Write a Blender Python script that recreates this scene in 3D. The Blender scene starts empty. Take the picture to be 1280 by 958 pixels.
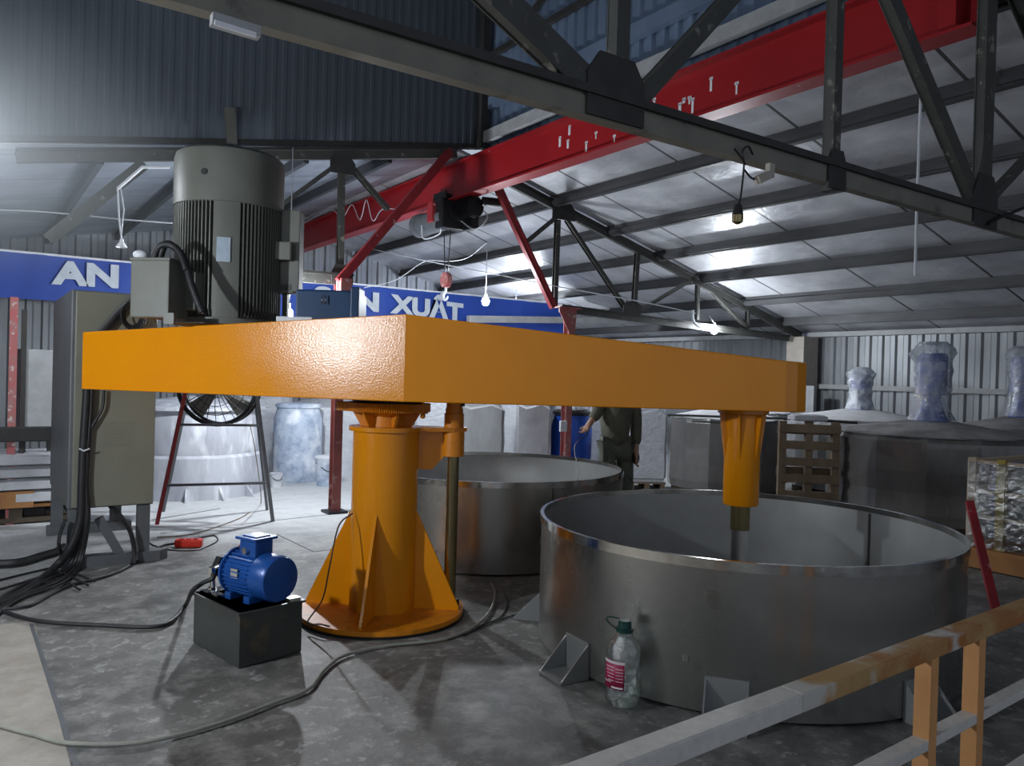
import bpy, bmesh, math, random
from mathutils import Vector, Matrix
R = math.radians
random.seed(7)
SC = bpy.context.scene
COL = SC.collection

# ------------------------------------------------------------------ camera
TH = R(34.76); F = 980.0; CZ = 1.4
cam_d = bpy.data.cameras.new('camera'); cam = bpy.data.objects.new('camera', cam_d); COL.objects.link(cam)
CM = Matrix.Translation((0, 0, CZ)) @ Matrix.Rotation(-TH, 4, 'Z') @ Matrix.Rotation(R(90 - 0.5), 4, 'X') @ Matrix.Rotation(R(1.6), 4, 'Z')
cam.matrix_world = CM
cam_d.sensor_width = 36.0; cam_d.lens = 36.0 * F / 1280.0; cam_d.clip_start = .02; cam_d.clip_end = 200
SC.camera = cam
ROT = CM.to_3x3(); CO = CM.translation.copy()
def ray(px, py): return ROT @ Vector(((px - 640) / F, -(py - 479) / F, -1.0))
def D(px, py, d): return CO + ray(px, py) * d            # point at depth d in front of the lens
def G(px, py, z=0.0):
    v = ray(px, py); return CO + v * ((z - CO.z) / v.z)
def OY(px, py, y):
    v = ray(px, py); return CO + v * ((y - CO.y) / v.y)
def OX(px, py, x):
    v = ray(px, py); return CO + v * ((x - CO.x) / v.x)
def W(r, d, z=0.0): return Vector((r * math.cos(TH) + d * math.sin(TH), -r * math.sin(TH) + d * math.cos(TH), z))

# ------------------------------------------------------------------ materials
def mat(name, col, rough=.5, metal=0.0, col2=None, scale=6.0, detail=6, lo=.35, hi=.7, bump=0.0, bscale=40.0,
        spec=.5, emit=None, estr=0.0, stretch=(1, 1, 1), rvar=0.0, coat=0.0, trans=0.0, ior=1.45, alpha=1.0, col3=None, s3=30, lo3=.6, hi3=.75):
    m = bpy.data.materials.new(name); m.use_nodes = True; nt = m.node_tree; N = nt.nodes; L = nt.links
    b = N['Principled BSDF']
    b.inputs['Base Color'].default_value = (*col, 1); b.inputs['Roughness'].default_value = rough
    b.inputs['Metallic'].default_value = metal; b.inputs['Specular IOR Level'].default_value = spec
    b.inputs['Coat Weight'].default_value = coat; b.inputs['Transmission Weight'].default_value = trans
    b.inputs['IOR'].default_value = ior; b.inputs['Alpha'].default_value = alpha
    tc = N.new('ShaderNodeTexCoord'); mp = N.new('ShaderNodeMapping'); mp.inputs['Scale'].default_value = stretch
    geo = N.new('ShaderNodeNewGeometry'); L.new(geo.outputs['Position'], mp.inputs['Vector'])
    if col2 is not None:
        n = N.new('ShaderNodeTexNoise'); n.inputs['Scale'].default_value = scale; n.inputs['Detail'].default_value = detail; n.inputs['Roughness'].default_value = .65
        L.new(mp.outputs['Vector'], n.inputs['Vector'])
        r = N.new('ShaderNodeMapRange'); r.inputs['From Min'].default_value = lo; r.inputs['From Max'].default_value = hi
        L.new(n.outputs['Fac'], r.inputs['Value'])
        x = N.new('ShaderNodeMix'); x.data_type = 'RGBA'; x.inputs[6].default_value = (*col, 1); x.inputs[7].default_value = (*col2, 1)
        L.new(r.outputs['Result'], x.inputs[0]); out = x.outputs[2]
        if col3 is not None:
            n3 = N.new('ShaderNodeTexNoise'); n3.inputs['Scale'].default_value = s3; n3.inputs['Detail'].default_value = 5
            L.new(mp.outputs['Vector'], n3.inputs['Vector'])
            r3 = N.new('ShaderNodeMapRange'); r3.inputs['From Min'].default_value = lo3; r3.inputs['From Max'].default_value = hi3
            L.new(n3.outputs['Fac'], r3.inputs['Value'])
            x3 = N.new('ShaderNodeMix'); x3.data_type = 'RGBA'; x3.inputs[7].default_value = (*col3, 1)
            L.new(r3.outputs['Result'], x3.inputs[0]); L.new(out, x3.inputs[6]); out = x3.outputs[2]
        L.new(out, b.inputs['Base Color'])
        if rvar:
            rr = N.new('ShaderNodeMapRange'); rr.inputs['To Min'].default_value = max(0.02, rough - rvar); rr.inputs['To Max'].default_value = min(1, rough + rvar)
            rr.inputs['From Min'].default_value = .3; rr.inputs['From Max'].default_value = .7
            L.new(n.outputs['Fac'], rr.inputs['Value']); L.new(rr.outputs['Result'], b.inputs['Roughness'])
    if bump:
        n2 = N.new('ShaderNodeTexNoise'); n2.inputs['Scale'].default_value = bscale; n2.inputs['Detail'].default_value = 4
        L.new(mp.outputs['Vector'], n2.inputs['Vector'])
        bp = N.new('ShaderNodeBump'); bp.inputs['Strength'].default_value = bump; bp.inputs['Distance'].default_value = .02
        L.new(n2.outputs['Fac'], bp.inputs['Height']); L.new(bp.outputs['Normal'], b.inputs['Normal'])
    if emit is not None:
        b.inputs['Emission Color'].default_value = (*emit, 1); b.inputs['Emission Strength'].default_value = estr
    return m

M = dict(
    chordp=mat('pale_truss_paint', (.20, .193, .16), .6, 0, (.13, .127, .108), 5, 6, col3=(.07, .068, .06), s3=10, lo3=.62, hi3=.72),
    orange=mat('orange_paint', (.66, .235, .002), .22, 0, (.62, .215, .002), 2.5, 4, bump=.08, bscale=110, coat=.0, rvar=.05),
    oranged=mat('orange_paint_rough', (.62, .21, .006), .42, 0, (.40, .13, .008), 14, 5, lo=.5, hi=.75),
    greypaint=mat('grey_machine_paint', (.135, .14, .12), .45, 0, (.11, .115, .10), 5),
    olive=mat('olive_grey_cabinet', (.20, .20, .155), .42, 0, (.165, .165, .13), 2.5, bump=.02, bscale=12),
    greyside=mat('grey_sheet', (.13, .14, .15), .5, .2, (.10, .105, .115), 4),
    truss=mat('truss_paint', (.062, .064, .058), .55, .1, (.045, .045, .042), 9, 6, col3=(.20, .19, .16), s3=16, lo3=.62, hi3=.7),
    trussd=mat('dark_steel', (.045, .045, .044), .6, .2, (.03, .028, .026), 8),
    red=mat('crane_red', (.30, .010, .014), .40, 0, (.26, .009, .012), 3, 5, col3=(.75, .70, .66), s3=9, lo3=.70, hi3=.73, stretch=(1, 1, .35)),
    redbrace=mat('brace_red', (.30, .022, .028), .5, 0, (.20, .02, .025), 6, 5, col3=(.45, .30, .28), s3=14, lo3=.66, hi3=.72),
    redpale=mat('faded_red', (.42, .09, .09), .6, 0, (.30, .17, .16), 10, 5, col3=(.6, .55, .53), s3=20, lo3=.6, hi3=.7),
    steel=mat('stainless', (.42, .41, .385), .27, .93, (.27, .265, .25), 1.4, 6, lo=.35, hi=.7, bump=.035, bscale=3.2, rvar=.08, col3=(.17, .165, .15), s3=3.5, lo3=.62, hi3=.75, stretch=(1, 1, .7)),
    steelin=mat('stainless_inner', (.36, .37, .37), .45, .7, (.28, .285, .28), 2, 5),
    rim=mat('polished_rim', (.62, .61, .58), .14, 1, (.45, .43, .40), 12, 4, bump=.06, bscale=18),
    chrome=mat('chrome', (.75, .75, .74), .12, 1),
    brass=mat('oily_rod', (.30, .24, .11), .22, .9, (.18, .15, .09), 9, 4, stretch=(1, 1, .2)),
    black=mat('black_rubber', (.012, .012, .014), .55, 0, (.02, .02, .022), 20),
    blackm=mat('black_metal', (.02, .02, .022), .45, .4),
    box=mat('power_box_steel', (.075, .08, .075), .42, .35, (.05, .052, .047), 4, 5, col3=(.11, .09, .06), s3=8, lo3=.62, hi3=.72),
    blue=mat('motor_blue', (.012, .075, .30), .30, .1, (.010, .055, .22), 8, bump=.05, bscale=60),
    teal=mat('cover_blue', (.012, .05, .13), .42, .1, (.01, .035, .09), 6),
    white=mat('white_paint', (.75, .77, .80), .5, 0, (.6, .62, .66), 12),
    label=mat('silver_label', (.45, .52, .58), .35, .4, (.35, .42, .5), 30),
    tag=mat('nameplate', (.5, .48, .42), .4, .5),
    banner=mat('banner_blue', (.018, .068, .38), .55, 0, (.014, .052, .30), 1.2),
    letter=mat('banner_letter', (.55, .60, .66), .55, 0, (.45, .5, .56), 9),
    wallr=mat('wall_sheet', (.27, .285, .30), .45, .4, (.19, .20, .215), 3, 5, stretch=(1, 1, .25)),
    walll=mat('wall_sheet_pale', (.17, .23, .33), .5, .35, (.12, .17, .25), 3, 5, stretch=(1, 1, .25)),
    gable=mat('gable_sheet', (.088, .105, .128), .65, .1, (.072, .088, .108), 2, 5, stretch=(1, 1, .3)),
    purlin=mat('purlin_steel', (.060, .062, .066), .5, .3, (.035, .035, .038), 5, 5, stretch=(1, .3, 1)),
    pvc=mat('pale_beam', (.36, .37, .38), .5, 0, (.27, .28, .29), 6),
    concrete=mat('pillar_concrete', (.42, .38, .33), .85, 0, (.34, .31, .27), 7, 6, bump=.1),
    bag=mat('white_bag', (.60, .61, .64), .62, 0, (.45, .45, .48), 5, 5, bump=.35, bscale=14),
    dusty=mat('dusty_tank', (.50, .52, .57), .6, 0, (.34, .35, .40), 4, 8, lo=.4, hi=.65, col3=(.72, .74, .78), s3=7, lo3=.52, hi3=.66, stretch=(1, 1, .3)),
    drum=mat('dusty_drum', (.46, .53, .64), .5, 0, (.20, .27, .42), 9, 8, lo=.45, hi=.72, col3=(.74, .78, .84), s3=5, lo3=.5, hi3=.66),
    dust=mat('dust_heap', (.62, .62, .64), .85, 0, (.48, .48, .49), 7, 6, bump=.3, bscale=20),
    dustg=mat('dust_grey', (.33, .32, .32), .8, 0, (.19, .185, .18), 3, 7, lo=.4, hi=.62, bump=.25, bscale=8, col3=(.42, .42, .43), s3=5, lo3=.6, hi3=.7),
    bluedrum=mat('blue_drum', (.012, .075, .42), .32, 0, (.01, .06, .34), 5),
    film=mat('stretch_film', (.38, .39, .40), .22, 0, (.27, .275, .28), 4, 6, bump=.6, bscale=9, stretch=(1, 1, .35), coat=.5, rvar=.1),
    filmd=mat('stretch_film_dark', (.17, .165, .16), .22, 0, (.11, .105, .10), 3, 6, bump=.55, bscale=7, stretch=(1, 1, .3), coat=.4, rvar=.1),
    filmw=mat('stretch_film_white', (.62, .64, .68), .25, 0, (.48, .50, .54), 5, 6, bump=.7, bscale=16, stretch=(1, 1, 1.6), coat=.4),
    wood=mat('pallet_wood', (.22, .16, .105), .8, 0, (.13, .095, .06), 5, 7, stretch=(1, 1, .3), bump=.1),
    wooddark=mat('dark_wood', (.09, .068, .045), .8, 0, (.055, .04, .03), 5, 6),
    woodo=mat('orange_wood', (.42, .20, .07), .7, 0, (.30, .13, .05), 5, 6),
    rail=mat('rail_paint', (.62, .60, .56), .45, 0, (.50, .48, .45), 30, 6, bump=.05, bscale=60),
    raild=mat('rail_rusty_paint', (.40, .25, .10), .5, 0, (.33, .13, .035), 5, 8, lo=.42, hi=.55, col3=(.5, .48, .44), s3=4, lo3=.50, hi3=.56, bump=.05, bscale=60),
    post=mat('rail_post_paint', (.62, .31, .12), .5, 0, (.52, .25, .09), 6),
    hose=mat('grey_hose', (.30, .30, .26), .5, 0, (.20, .21, .18), 10),
    wire=mat('white_wire', (.55, .58, .62), .5),
    plug=mat('red_plug', (.62, .03, .015), .35, 0, (.5, .02, .01), 30),
    capg=mat('green_cap', (.008, .045, .038), .4),
    lab=mat('bottle_label', (.34, .012, .07), .5, 0, (.26, .01, .05), 20),
    labw=mat('bottle_label_print', (.62, .55, .58), .5),
    cloth=mat('khaki_cloth', (.13, .13, .095), .85, 0, (.09, .09, .065), 12, 5, bump=.2, bscale=25),
    cloth2=mat('olive_trousers', (.13, .145, .11), .85, 0, (.09, .10, .075), 12, 5, bump=.2, bscale=25),
    skin=mat('skin', (.42, .24, .16), .5),
    hair=mat('hair', (.012, .01, .01), .6),
    glove=mat('dark_glove', (.04, .035, .03), .7),
    yellow=mat('yellow_steel', (.36, .26, .035), .45, 0, (.26, .19, .03), 6),
    beige=mat('beige_frame', (.40, .31, .21), .6),
    brown=mat('rusty_red_column', (.22, .06, .055), .55, 0, (.17, .05, .045), 8, 5, col3=(.32, .22, .2), s3=12, lo3=.62, hi3=.72),
)
def floor_mat():
    m = bpy.data.materials.new('floor_concrete'); m.use_nodes = True; nt = m.node_tree; N = nt.nodes; L = nt.links
    b = N['Principled BSDF']; geo = N.new('ShaderNodeNewGeometry')
    def noise(s, d=8, r=.6):
        n = N.new('ShaderNodeTexNoise'); n.inputs['Scale'].default_value = s; n.inputs['Detail'].default_value = d; n.inputs['Roughness'].default_value = r
        L.new(geo.outputs['Position'], n.inputs['Vector']); return n.outputs['Fac']
    def rng(v, a, c, lo=0, hi=1):
        r = N.new('ShaderNodeMapRange'); r.inputs['From Min'].default_value = a; r.inputs['From Max'].default_value = c
        r.inputs['To Min'].default_value = lo; r.inputs['To Max'].default_value = hi
        L.new(v, r.inputs['Value']); return r.outputs['Result']
    def mix(f, a, c):
        x = N.new('ShaderNodeMix'); x.data_type = 'RGBA'; L.new(f, x.inputs[0])
        for i, q in ((6, a), (7, c)):
            if isinstance(q, tuple): x.inputs[i].default_value = (*q, 1)
            else: L.new(q, x.inputs[i])
        return x.outputs[2]
    def mth(op, a, c):
        x = N.new('ShaderNodeMath'); x.operation = op
        for i, q in enumerate((a, c)):
            if isinstance(q, (int, float)): x.inputs[i].default_value = q
            else: L.new(q, x.inputs[i])
        return x.outputs[0]
    n1 = noise(1.3); n2 = noise(5.5, 8, .7); n3 = noise(14, 6, .7); n4 = noise(.6, 5)
    c = mix(rng(n1, .36, .62), (.052, .052, .049), (.135, .133, .125))
    c = mix(rng(n2, .46, .64), c, (.20, .197, .185))
    c = mix(rng(n2, .36, .28), c, (.028, .027, .025))
    sp = mth('MULTIPLY', rng(n3, .54, .62), rng(n1, .42, .56))
    c = mix(mth('MULTIPLY', sp, .7), c, (.36, .36, .35))
    sep = N.new('ShaderNodeSeparateXYZ'); L.new(geo.outputs['Position'], sep.inputs[0])
    wob = mth('MULTIPLY', rng(n4, .3, .7, -1, 1), .8)
    # powder lying on the rear half of the hall
    yy = mth('ADD', sep.outputs['Y'], wob)
    dust = mth('MULTIPLY', rng(yy, 5.6, 7.6), rng(n2, .25, .55, .7, 1))
    c = mix(dust, c, (.56, .57, .58))
    # the newer pale slab at the left
    edge = mth('LESS_THAN', sep.outputs['X'], G(95, 958).x * .5 + G(39, 780).x * .5)
    cp = mix(rng(n2, .35, .65), (.36, .33, .29), (.25, .225, .19))
    nearer = mth('LESS_THAN', sep.outputs['Y'], G(39, 776).y)
    c = mix(mth('MULTIPLY', edge, nearer), c, cp)
    L.new(c, b.inputs['Base Color'])
    L.new(rng(n1, .3, .7, .42, .72), b.inputs['Roughness'])
    bp = N.new('ShaderNodeBump'); bp.inputs['Strength'].default_value = .25; bp.inputs['Distance'].default_value = .02
    L.new(n3, bp.inputs['Height']); L.new(bp.outputs['Normal'], b.inputs['Normal'])
    return m
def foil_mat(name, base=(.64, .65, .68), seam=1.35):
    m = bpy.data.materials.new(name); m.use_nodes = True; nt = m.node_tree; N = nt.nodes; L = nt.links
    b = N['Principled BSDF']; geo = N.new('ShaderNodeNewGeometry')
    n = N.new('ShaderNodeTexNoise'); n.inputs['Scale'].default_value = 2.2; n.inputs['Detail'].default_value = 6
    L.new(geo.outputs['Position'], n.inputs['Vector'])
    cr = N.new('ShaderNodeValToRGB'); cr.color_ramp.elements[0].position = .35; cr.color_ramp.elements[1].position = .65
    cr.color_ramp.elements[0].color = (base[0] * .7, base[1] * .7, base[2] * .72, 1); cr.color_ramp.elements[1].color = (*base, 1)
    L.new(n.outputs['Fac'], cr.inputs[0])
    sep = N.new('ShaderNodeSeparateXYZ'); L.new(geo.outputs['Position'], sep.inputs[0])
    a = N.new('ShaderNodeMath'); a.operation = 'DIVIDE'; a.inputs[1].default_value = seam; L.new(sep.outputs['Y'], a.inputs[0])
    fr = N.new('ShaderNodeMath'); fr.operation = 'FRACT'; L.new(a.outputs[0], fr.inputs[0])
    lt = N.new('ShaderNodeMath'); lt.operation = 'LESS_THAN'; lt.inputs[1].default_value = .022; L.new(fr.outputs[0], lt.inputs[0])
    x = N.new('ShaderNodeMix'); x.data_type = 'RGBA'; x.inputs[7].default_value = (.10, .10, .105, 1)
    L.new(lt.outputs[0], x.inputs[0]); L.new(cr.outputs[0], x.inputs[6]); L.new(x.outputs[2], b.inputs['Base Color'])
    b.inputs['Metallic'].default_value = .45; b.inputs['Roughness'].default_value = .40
    n2 = N.new('ShaderNodeTexNoise'); n2.inputs['Scale'].default_value = 7; n2.inputs['Detail'].default_value = 5; n2.inputs['Distortion'].default_value = .6
    L.new(geo.outputs['Position'], n2.inputs['Vector'])
    bp = N.new('ShaderNodeBump'); bp.inputs['Strength'].default_value = .35; bp.inputs['Distance'].default_value = .03
    L.new(n2.outputs['Fac'], bp.inputs['Height']); L.new(bp.outputs['Normal'], b.inputs['Normal'])
    return m
def clear_mat(name, tint=(.9, .95, .95), dens=.10):
    m = bpy.data.materials.new(name); m.use_nodes = True; nt = m.node_tree; N = nt.nodes; L = nt.links
    N.remove(N['Principled BSDF']); out = N['Material Output']
    tr = N.new('ShaderNodeBsdfTransparent'); tr.inputs[0].default_value = (*tint, 1)
    gl = N.new('ShaderNodeBsdfGlossy'); gl.inputs['Roughness'].default_value = .12
    lw = N.new('ShaderNodeLayerWeight'); lw.inputs['Blend'].default_value = .35
    geo = N.new('ShaderNodeNewGeometry'); n = N.new('ShaderNodeTexNoise'); n.inputs['Scale'].default_value = 22; n.inputs['Detail'].default_value = 4
    L.new(geo.outputs['Position'], n.inputs['Vector'])
    bp = N.new('ShaderNodeBump'); bp.inputs['Strength'].default_value = .8; bp.inputs['Distance'].default_value = .03
    L.new(n.outputs['Fac'], bp.inputs['Height']); L.new(bp.outputs['Normal'], gl.inputs['Normal'])
    mr = N.new('ShaderNodeMapRange'); mr.inputs['To Min'].default_value = dens; mr.inputs['To Max'].default_value = .75
    L.new(lw.outputs['Facing'], mr.inputs['Value'])
    mx = N.new('ShaderNodeMixShader'); L.new(mr.outputs['Result'], mx.inputs[0]); L.new(tr.outputs[0], mx.inputs[1]); L.new(gl.outputs[0], mx.inputs[2])
    L.new(mx.outputs[0], out.inputs['Surface'])
    return m
def milky_mat(name, op=.42):
    m = clear_mat(name, (.9, .93, .96), .2); nt = m.node_tree; N = nt.nodes; L = nt.links; out = N['Material Output']
    src = out.inputs['Surface'].links[0].from_socket
    df = N.new('ShaderNodeBsdfDiffuse'); df.inputs[0].default_value = (.62, .66, .72, 1)
    n = N.new('ShaderNodeTexNoise'); n.inputs['Scale'].default_value = 9; n.inputs['Detail'].default_value = 6
    geo = N.new('ShaderNodeNewGeometry'); L.new(geo.outputs['Position'], n.inputs['Vector'])
    r = N.new('ShaderNodeMapRange'); r.inputs['From Min'].default_value = .35; r.inputs['From Max'].default_value = .65; r.inputs['To Min'].default_value = op*.35; r.inputs['To Max'].default_value = min(1, op*1.7)
    L.new(n.outputs['Fac'], r.inputs['Value'])
    mx = N.new('ShaderNodeMixShader'); L.new(r.outputs['Result'], mx.inputs[0]); L.new(src, mx.inputs[1]); L.new(df.outputs[0], mx.inputs[2]); L.new(mx.outputs[0], out.inputs['Surface'])
    return m
def bulb_mat(name, s, c=(.88, .94, 1.0)):
    m = bpy.data.materials.new(name); m.use_nodes = True; b = m.node_tree.nodes['Principled BSDF']
    b.inputs['Base Color'].default_value = (.9, .9, .9, 1)
    b.inputs['Emission Color'].default_value = (*c, 1); b.inputs['Emission Strength'].default_value = s
    return m
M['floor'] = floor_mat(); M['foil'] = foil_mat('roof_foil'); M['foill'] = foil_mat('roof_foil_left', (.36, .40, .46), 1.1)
M['pet'] = clear_mat('clear_pet', (.88, .93, .92), .20); M['milky'] = milky_mat('milky_film', .22); M['milkyw'] = milky_mat('white_milky_film', .48); M['clearfilm'] = clear_mat('clear_film', (.93, .95, .97), .13)

# ------------------------------------------------------------------ mesh builder
def frame_z(d):
    d = d.normalized(); up = Vector((0, 0, 1)) if abs(d.z) < .95 else Vector((0, 1, 0))
    x = up.cross(d).normalized(); y = d.cross(x).normalized()
    return x, y, d
class MB:
    def __init__(s): s.v = []; s.f = []; s.sm = []; s.mi = []; s.m = 0
    def add(s, vs, fs, smooth=False):
        o = len(s.v); s.v += [Vector(v) for v in vs]; s.f += [tuple(i + o for i in f) for f in fs]
        s.sm += [smooth] * len(fs); s.mi += [s.m] * len(fs); return s
    def box(s, c, size, rz=0, rot=None):
        c = Vector(c); hx, hy, hz = (q / 2 for q in size); Rm = rot if rot is not None else Matrix.Rotation(rz, 3, 'Z')
        b = min(hx, hy, hz) * .12; b = min(b, .006)
        vs = []
        for (sx, sy, sz) in ((-1,-1,-1),(1,-1,-1),(1,1,-1),(-1,1,-1),(-1,-1,1),(1,-1,1),(1,1,1),(-1,1,1)):
            vs.append(c + Rm @ Vector((sx * hx, sy * hy, sz * hz)))
        return s.add(vs, [(0,3,2,1),(4,5,6,7),(0,1,5,4),(1,2,6,5),(2,3,7,6),(3,0,4,7)])
    def bb(s, c, size, rz=0, bev=.01, seg=2):
        """box with rounded edges"""
        bm = bmesh.new(); bmesh.ops.create_cube(bm, size=1.0)
        for v in bm.verts: v.co = Vector((v.co.x * size[0], v.co.y * size[1], v.co.z * size[2]))
        bmesh.ops.bevel(bm, geom=bm.edges[:], offset=bev, segments=seg, profile=.6, affect='EDGES')
        Rm = Matrix.Rotation(rz, 3, 'Z'); c = Vector(c); bm.verts.index_update()
        vs = [c + Rm @ v.co for v in bm.verts]; fs = [tuple(v.index for v in f.verts) for f in bm.faces]; bm.free()
        return s.add(vs, fs)
    def bar(s, a, b, w, h, side=None):
        """rectangular bar from a to b; w across, h along the other axis"""
        a = Vector(a); b = Vector(b); x, y, d = frame_z(b - a)
        if side is not None:
            side = Vector(side); x = (side - d * side.dot(d)).normalized(); y = d.cross(x).normalized()
        vs = [p + x * (w / 2 * i) + y * (h / 2 * j) for p in (a, b) for (i, j) in ((-1,-1),(1,-1),(1,1),(-1,1))]
        return s.add(vs, [(0,3,2,1),(4,5,6,7),(0,1,5,4),(1,2,6,5),(2,3,7,6),(3,0,4,7)])
    def cyl(s, a, b, r, r2=None, n=24, cap=True):
        a = Vector(a); b = Vector(b); r2 = r if r2 is None else r2; x, y, d = frame_z(b - a)
        ring = [(math.cos(2*math.pi*i/n), math.sin(2*math.pi*i/n)) for i in range(n)]
        vs = [a + x*(c*r) + y*(t*r) for c, t in ring] + [b + x*(c*r2) + y*(t*r2) for c, t in ring]
        s.add(vs, [(i, (i+1) % n, n + (i+1) % n, n + i) for i in range(n)], True)
        if cap:
            s.add([v for v in vs[:n]], [tuple(reversed(range(n)))]); s.add([v for v in vs[n:]], [tuple(range(n))])
        return s
    def tube(s, pts, r, n=8, cap=True, closed=False):
        pts = [Vector(p) for p in pts]; k = len(pts); rs = r if isinstance(r, (list, tuple)) else [r] * k
        x = None; rings = []
        for i, p in enumerate(pts):
            if closed: d = (pts[(i+1) % k] - pts[i-1]).normalized()
            else: d = (pts[min(i+1, k-1)] - pts[max(i-1, 0)]).normalized()
            if x is None: x, y, _ = frame_z(d)
            else: x = (x - d * x.dot(d)).normalized(); y = d.cross(x)
            rings.append([p + x*(math.cos(2*math.pi*j/n)*rs[i]) + y*(math.sin(2*math.pi*j/n)*rs[i]) for j in range(n)])
        vs = [v for rg in rings for v in rg]; fs = []
        for i in range(k if closed else k - 1):
            i2 = (i + 1) % k
            for j in range(n): fs.append((i*n+j, i*n+(j+1) % n, i2*n+(j+1) % n, i2*n+j))
        s.add(vs, fs, True)
        if cap and not closed:
            s.add(rings[0], [tuple(reversed(range(n)))]); s.add(rings[-1], [tuple(range(n))])
        return s
    def lathe(s, c, prof, n=48, smooth=True, axis=None, jit=0.0):
        """prof: list of (radius, height); rotates about axis through c"""
        c = Vector(c)
        if axis is None: x, y, d = Vector((1,0,0)), Vector((0,1,0)), Vector((0,0,1))
        else: x, y, d = frame_z(Vector(axis))
        vs = []
        for (r, h) in prof:
            for i in range(n):
                a = 2*math.pi*i/n; q = 1 + (random.uniform(-jit, jit) if jit else 0)
                vs.append(c + x*(math.cos(a)*r*q) + y*(math.sin(a)*r*q) + d*h)
        fs = [(k*n+i, k*n+(i+1) % n, (k+1)*n+(i+1) % n, (k+1)*n+i) for k in range(len(prof)-1) for i in range(n)]
        return s.add(vs, fs, smooth)
    def prism(s, poly, z0, z1, ztop=None):
        """poly: list of xy (ccw); extruded z0..z1, ztop(i) optional per-vertex top"""
        n = len(poly); lo = [Vector((p[0], p[1], z0)) for p in poly]
        hi = [Vector((p[0], p[1], z1 if ztop is None else ztop(i))) for i, p in enumerate(poly)]
        s.add(lo + hi, [tuple(reversed(range(n))), tuple(range(n, 2*n))] + [(i, (i+1) % n, n+(i+1) % n, n+i) for i in range(n)])
        return s
    def plate(s, pts, t, nrm):
        """flat polygon plate with thickness t along nrm"""
        nrm = Vector(nrm).normalized() * (t / 2); n = len(pts); pts = [Vector(p) for p in pts]
        return s.add([p - nrm for p in pts] + [p + nrm for p in pts],
                     [tuple(reversed(range(n))), tuple(range(n, 2*n))] + [(i, (i+1) % n, n+(i+1) % n, n+i) for i in range(n)])
    def sphere(s, c, r, n=16, m=10, sc=(1, 1, 1)):
        c = Vector(c); prof = [(math.sin(math.pi*k/m), -math.cos(math.pi*k/m)) for k in range(m+1)]
        vs = [c + Vector((math.cos(2*math.pi*i/n)*a*r*sc[0], math.sin(2*math.pi*i/n)*a*r*sc[1], h*r*sc[2])) for a, h in prof for i in range(n)]
        return s.add(vs, [(k*n+i, k*n+(i+1) % n, (k+1)*n+(i+1) % n, (k+1)*n+i) for k in range(m) for i in range(n)], True)
    def build(s, name, mats, parent=None, local=False):
        me = bpy.data.meshes.new(name)
        if not isinstance(mats, (list, tuple)): mats = [mats]
        vs = s.v; org = None
        if parent is not None and not local:
            inv = XF[parent.name].inverted(); vs = [inv @ v for v in s.v]
        elif parent is None:
            xs = [v.x for v in vs]; ys = [v.y for v in vs]
            org = Vector(((min(xs)+max(xs))/2, (min(ys)+max(ys))/2, min(v.z for v in vs))); vs = [v - org for v in vs]
        me.from_pydata([tuple(v) for v in vs], [], s.f); me.validate()
        for m in mats: me.materials.append(M[m] if isinstance(m, str) else m)
        if len(me.polygons) == len(s.f):
            me.polygons.foreach_set('use_smooth', s.sm); me.polygons.foreach_set('material_index', s.mi)
        bm = bmesh.new(); bm.from_mesh(me); bmesh.ops.remove_doubles(bm, verts=bm.verts, dist=1e-6)
        bmesh.ops.recalc_face_normals(bm, faces=bm.faces)
        for e in bm.edges:
            if len(e.link_faces) == 2 and e.calc_face_angle(0) > R(38): e.smooth = False
        bm.to_mesh(me); bm.free()
        o = bpy.data.objects.new(name, me); COL.objects.link(o)
        if parent is not None: o.parent = parent; XF[o.name] = XF[parent.name]
        else: o.location = org; XF[o.name] = Matrix.Translation(org)
        return o
XF = {}
def tag(o, label=None, cat=None, group=None, kind=None):
    if label: o['label'] = label
    if cat: o['category'] = cat
    if group: o['group'] = group
    if kind: o['kind'] = kind
    return o
def thing(name, label, cat, loc=(0, 0, 0), rz=0.0, group=None):
    o = bpy.data.objects.new(name, None); COL.objects.link(o); o.empty_display_size = .1
    o.location = loc; o.rotation_euler = (0, 0, rz)
    XF[o.name] = Matrix.Translation(Vector(loc)) @ Matrix.Rotation(rz, 4, 'Z')
    return tag(o, label, cat, group)
def struct(name, mb, m): return tag(mb.build(name, m), kind='structure')
def dup(o, loc, rz, label, par=None):
    c = o.copy(); COL.objects.link(c)
    if par is None: c.location = loc; c.rotation_euler = (0, 0, rz); c['label'] = label
    else: c.parent = par
    for ch in [q for q in bpy.data.objects if q.parent == o]: dup(ch, None, None, None, c)
    return c
def smooth_path(pts, k=8):
    pts = [Vector(p) for p in pts]; out = []
    P = [pts[0]*2 - pts[1]] + pts + [pts[-1]*2 - pts[-2]]
    for i in range(1, len(P)-2):
        for j in range(k):
            t = j/k; a, b, c, d = P[i-1], P[i], P[i+1], P[i+2]
            out.append(.5*((2*b) + (c-a)*t + (2*a-5*b+4*c-d)*t*t + (3*b-a-3*c+d)*t**3))
    out.append(pts[-1]); return out
def cable(name, label, pts, r, m, cat='cable', group=None, n=8, k=8):
    return tag(MB().tube(smooth_path(pts, k), r, n).build(name, m), label, cat, group)

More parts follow.
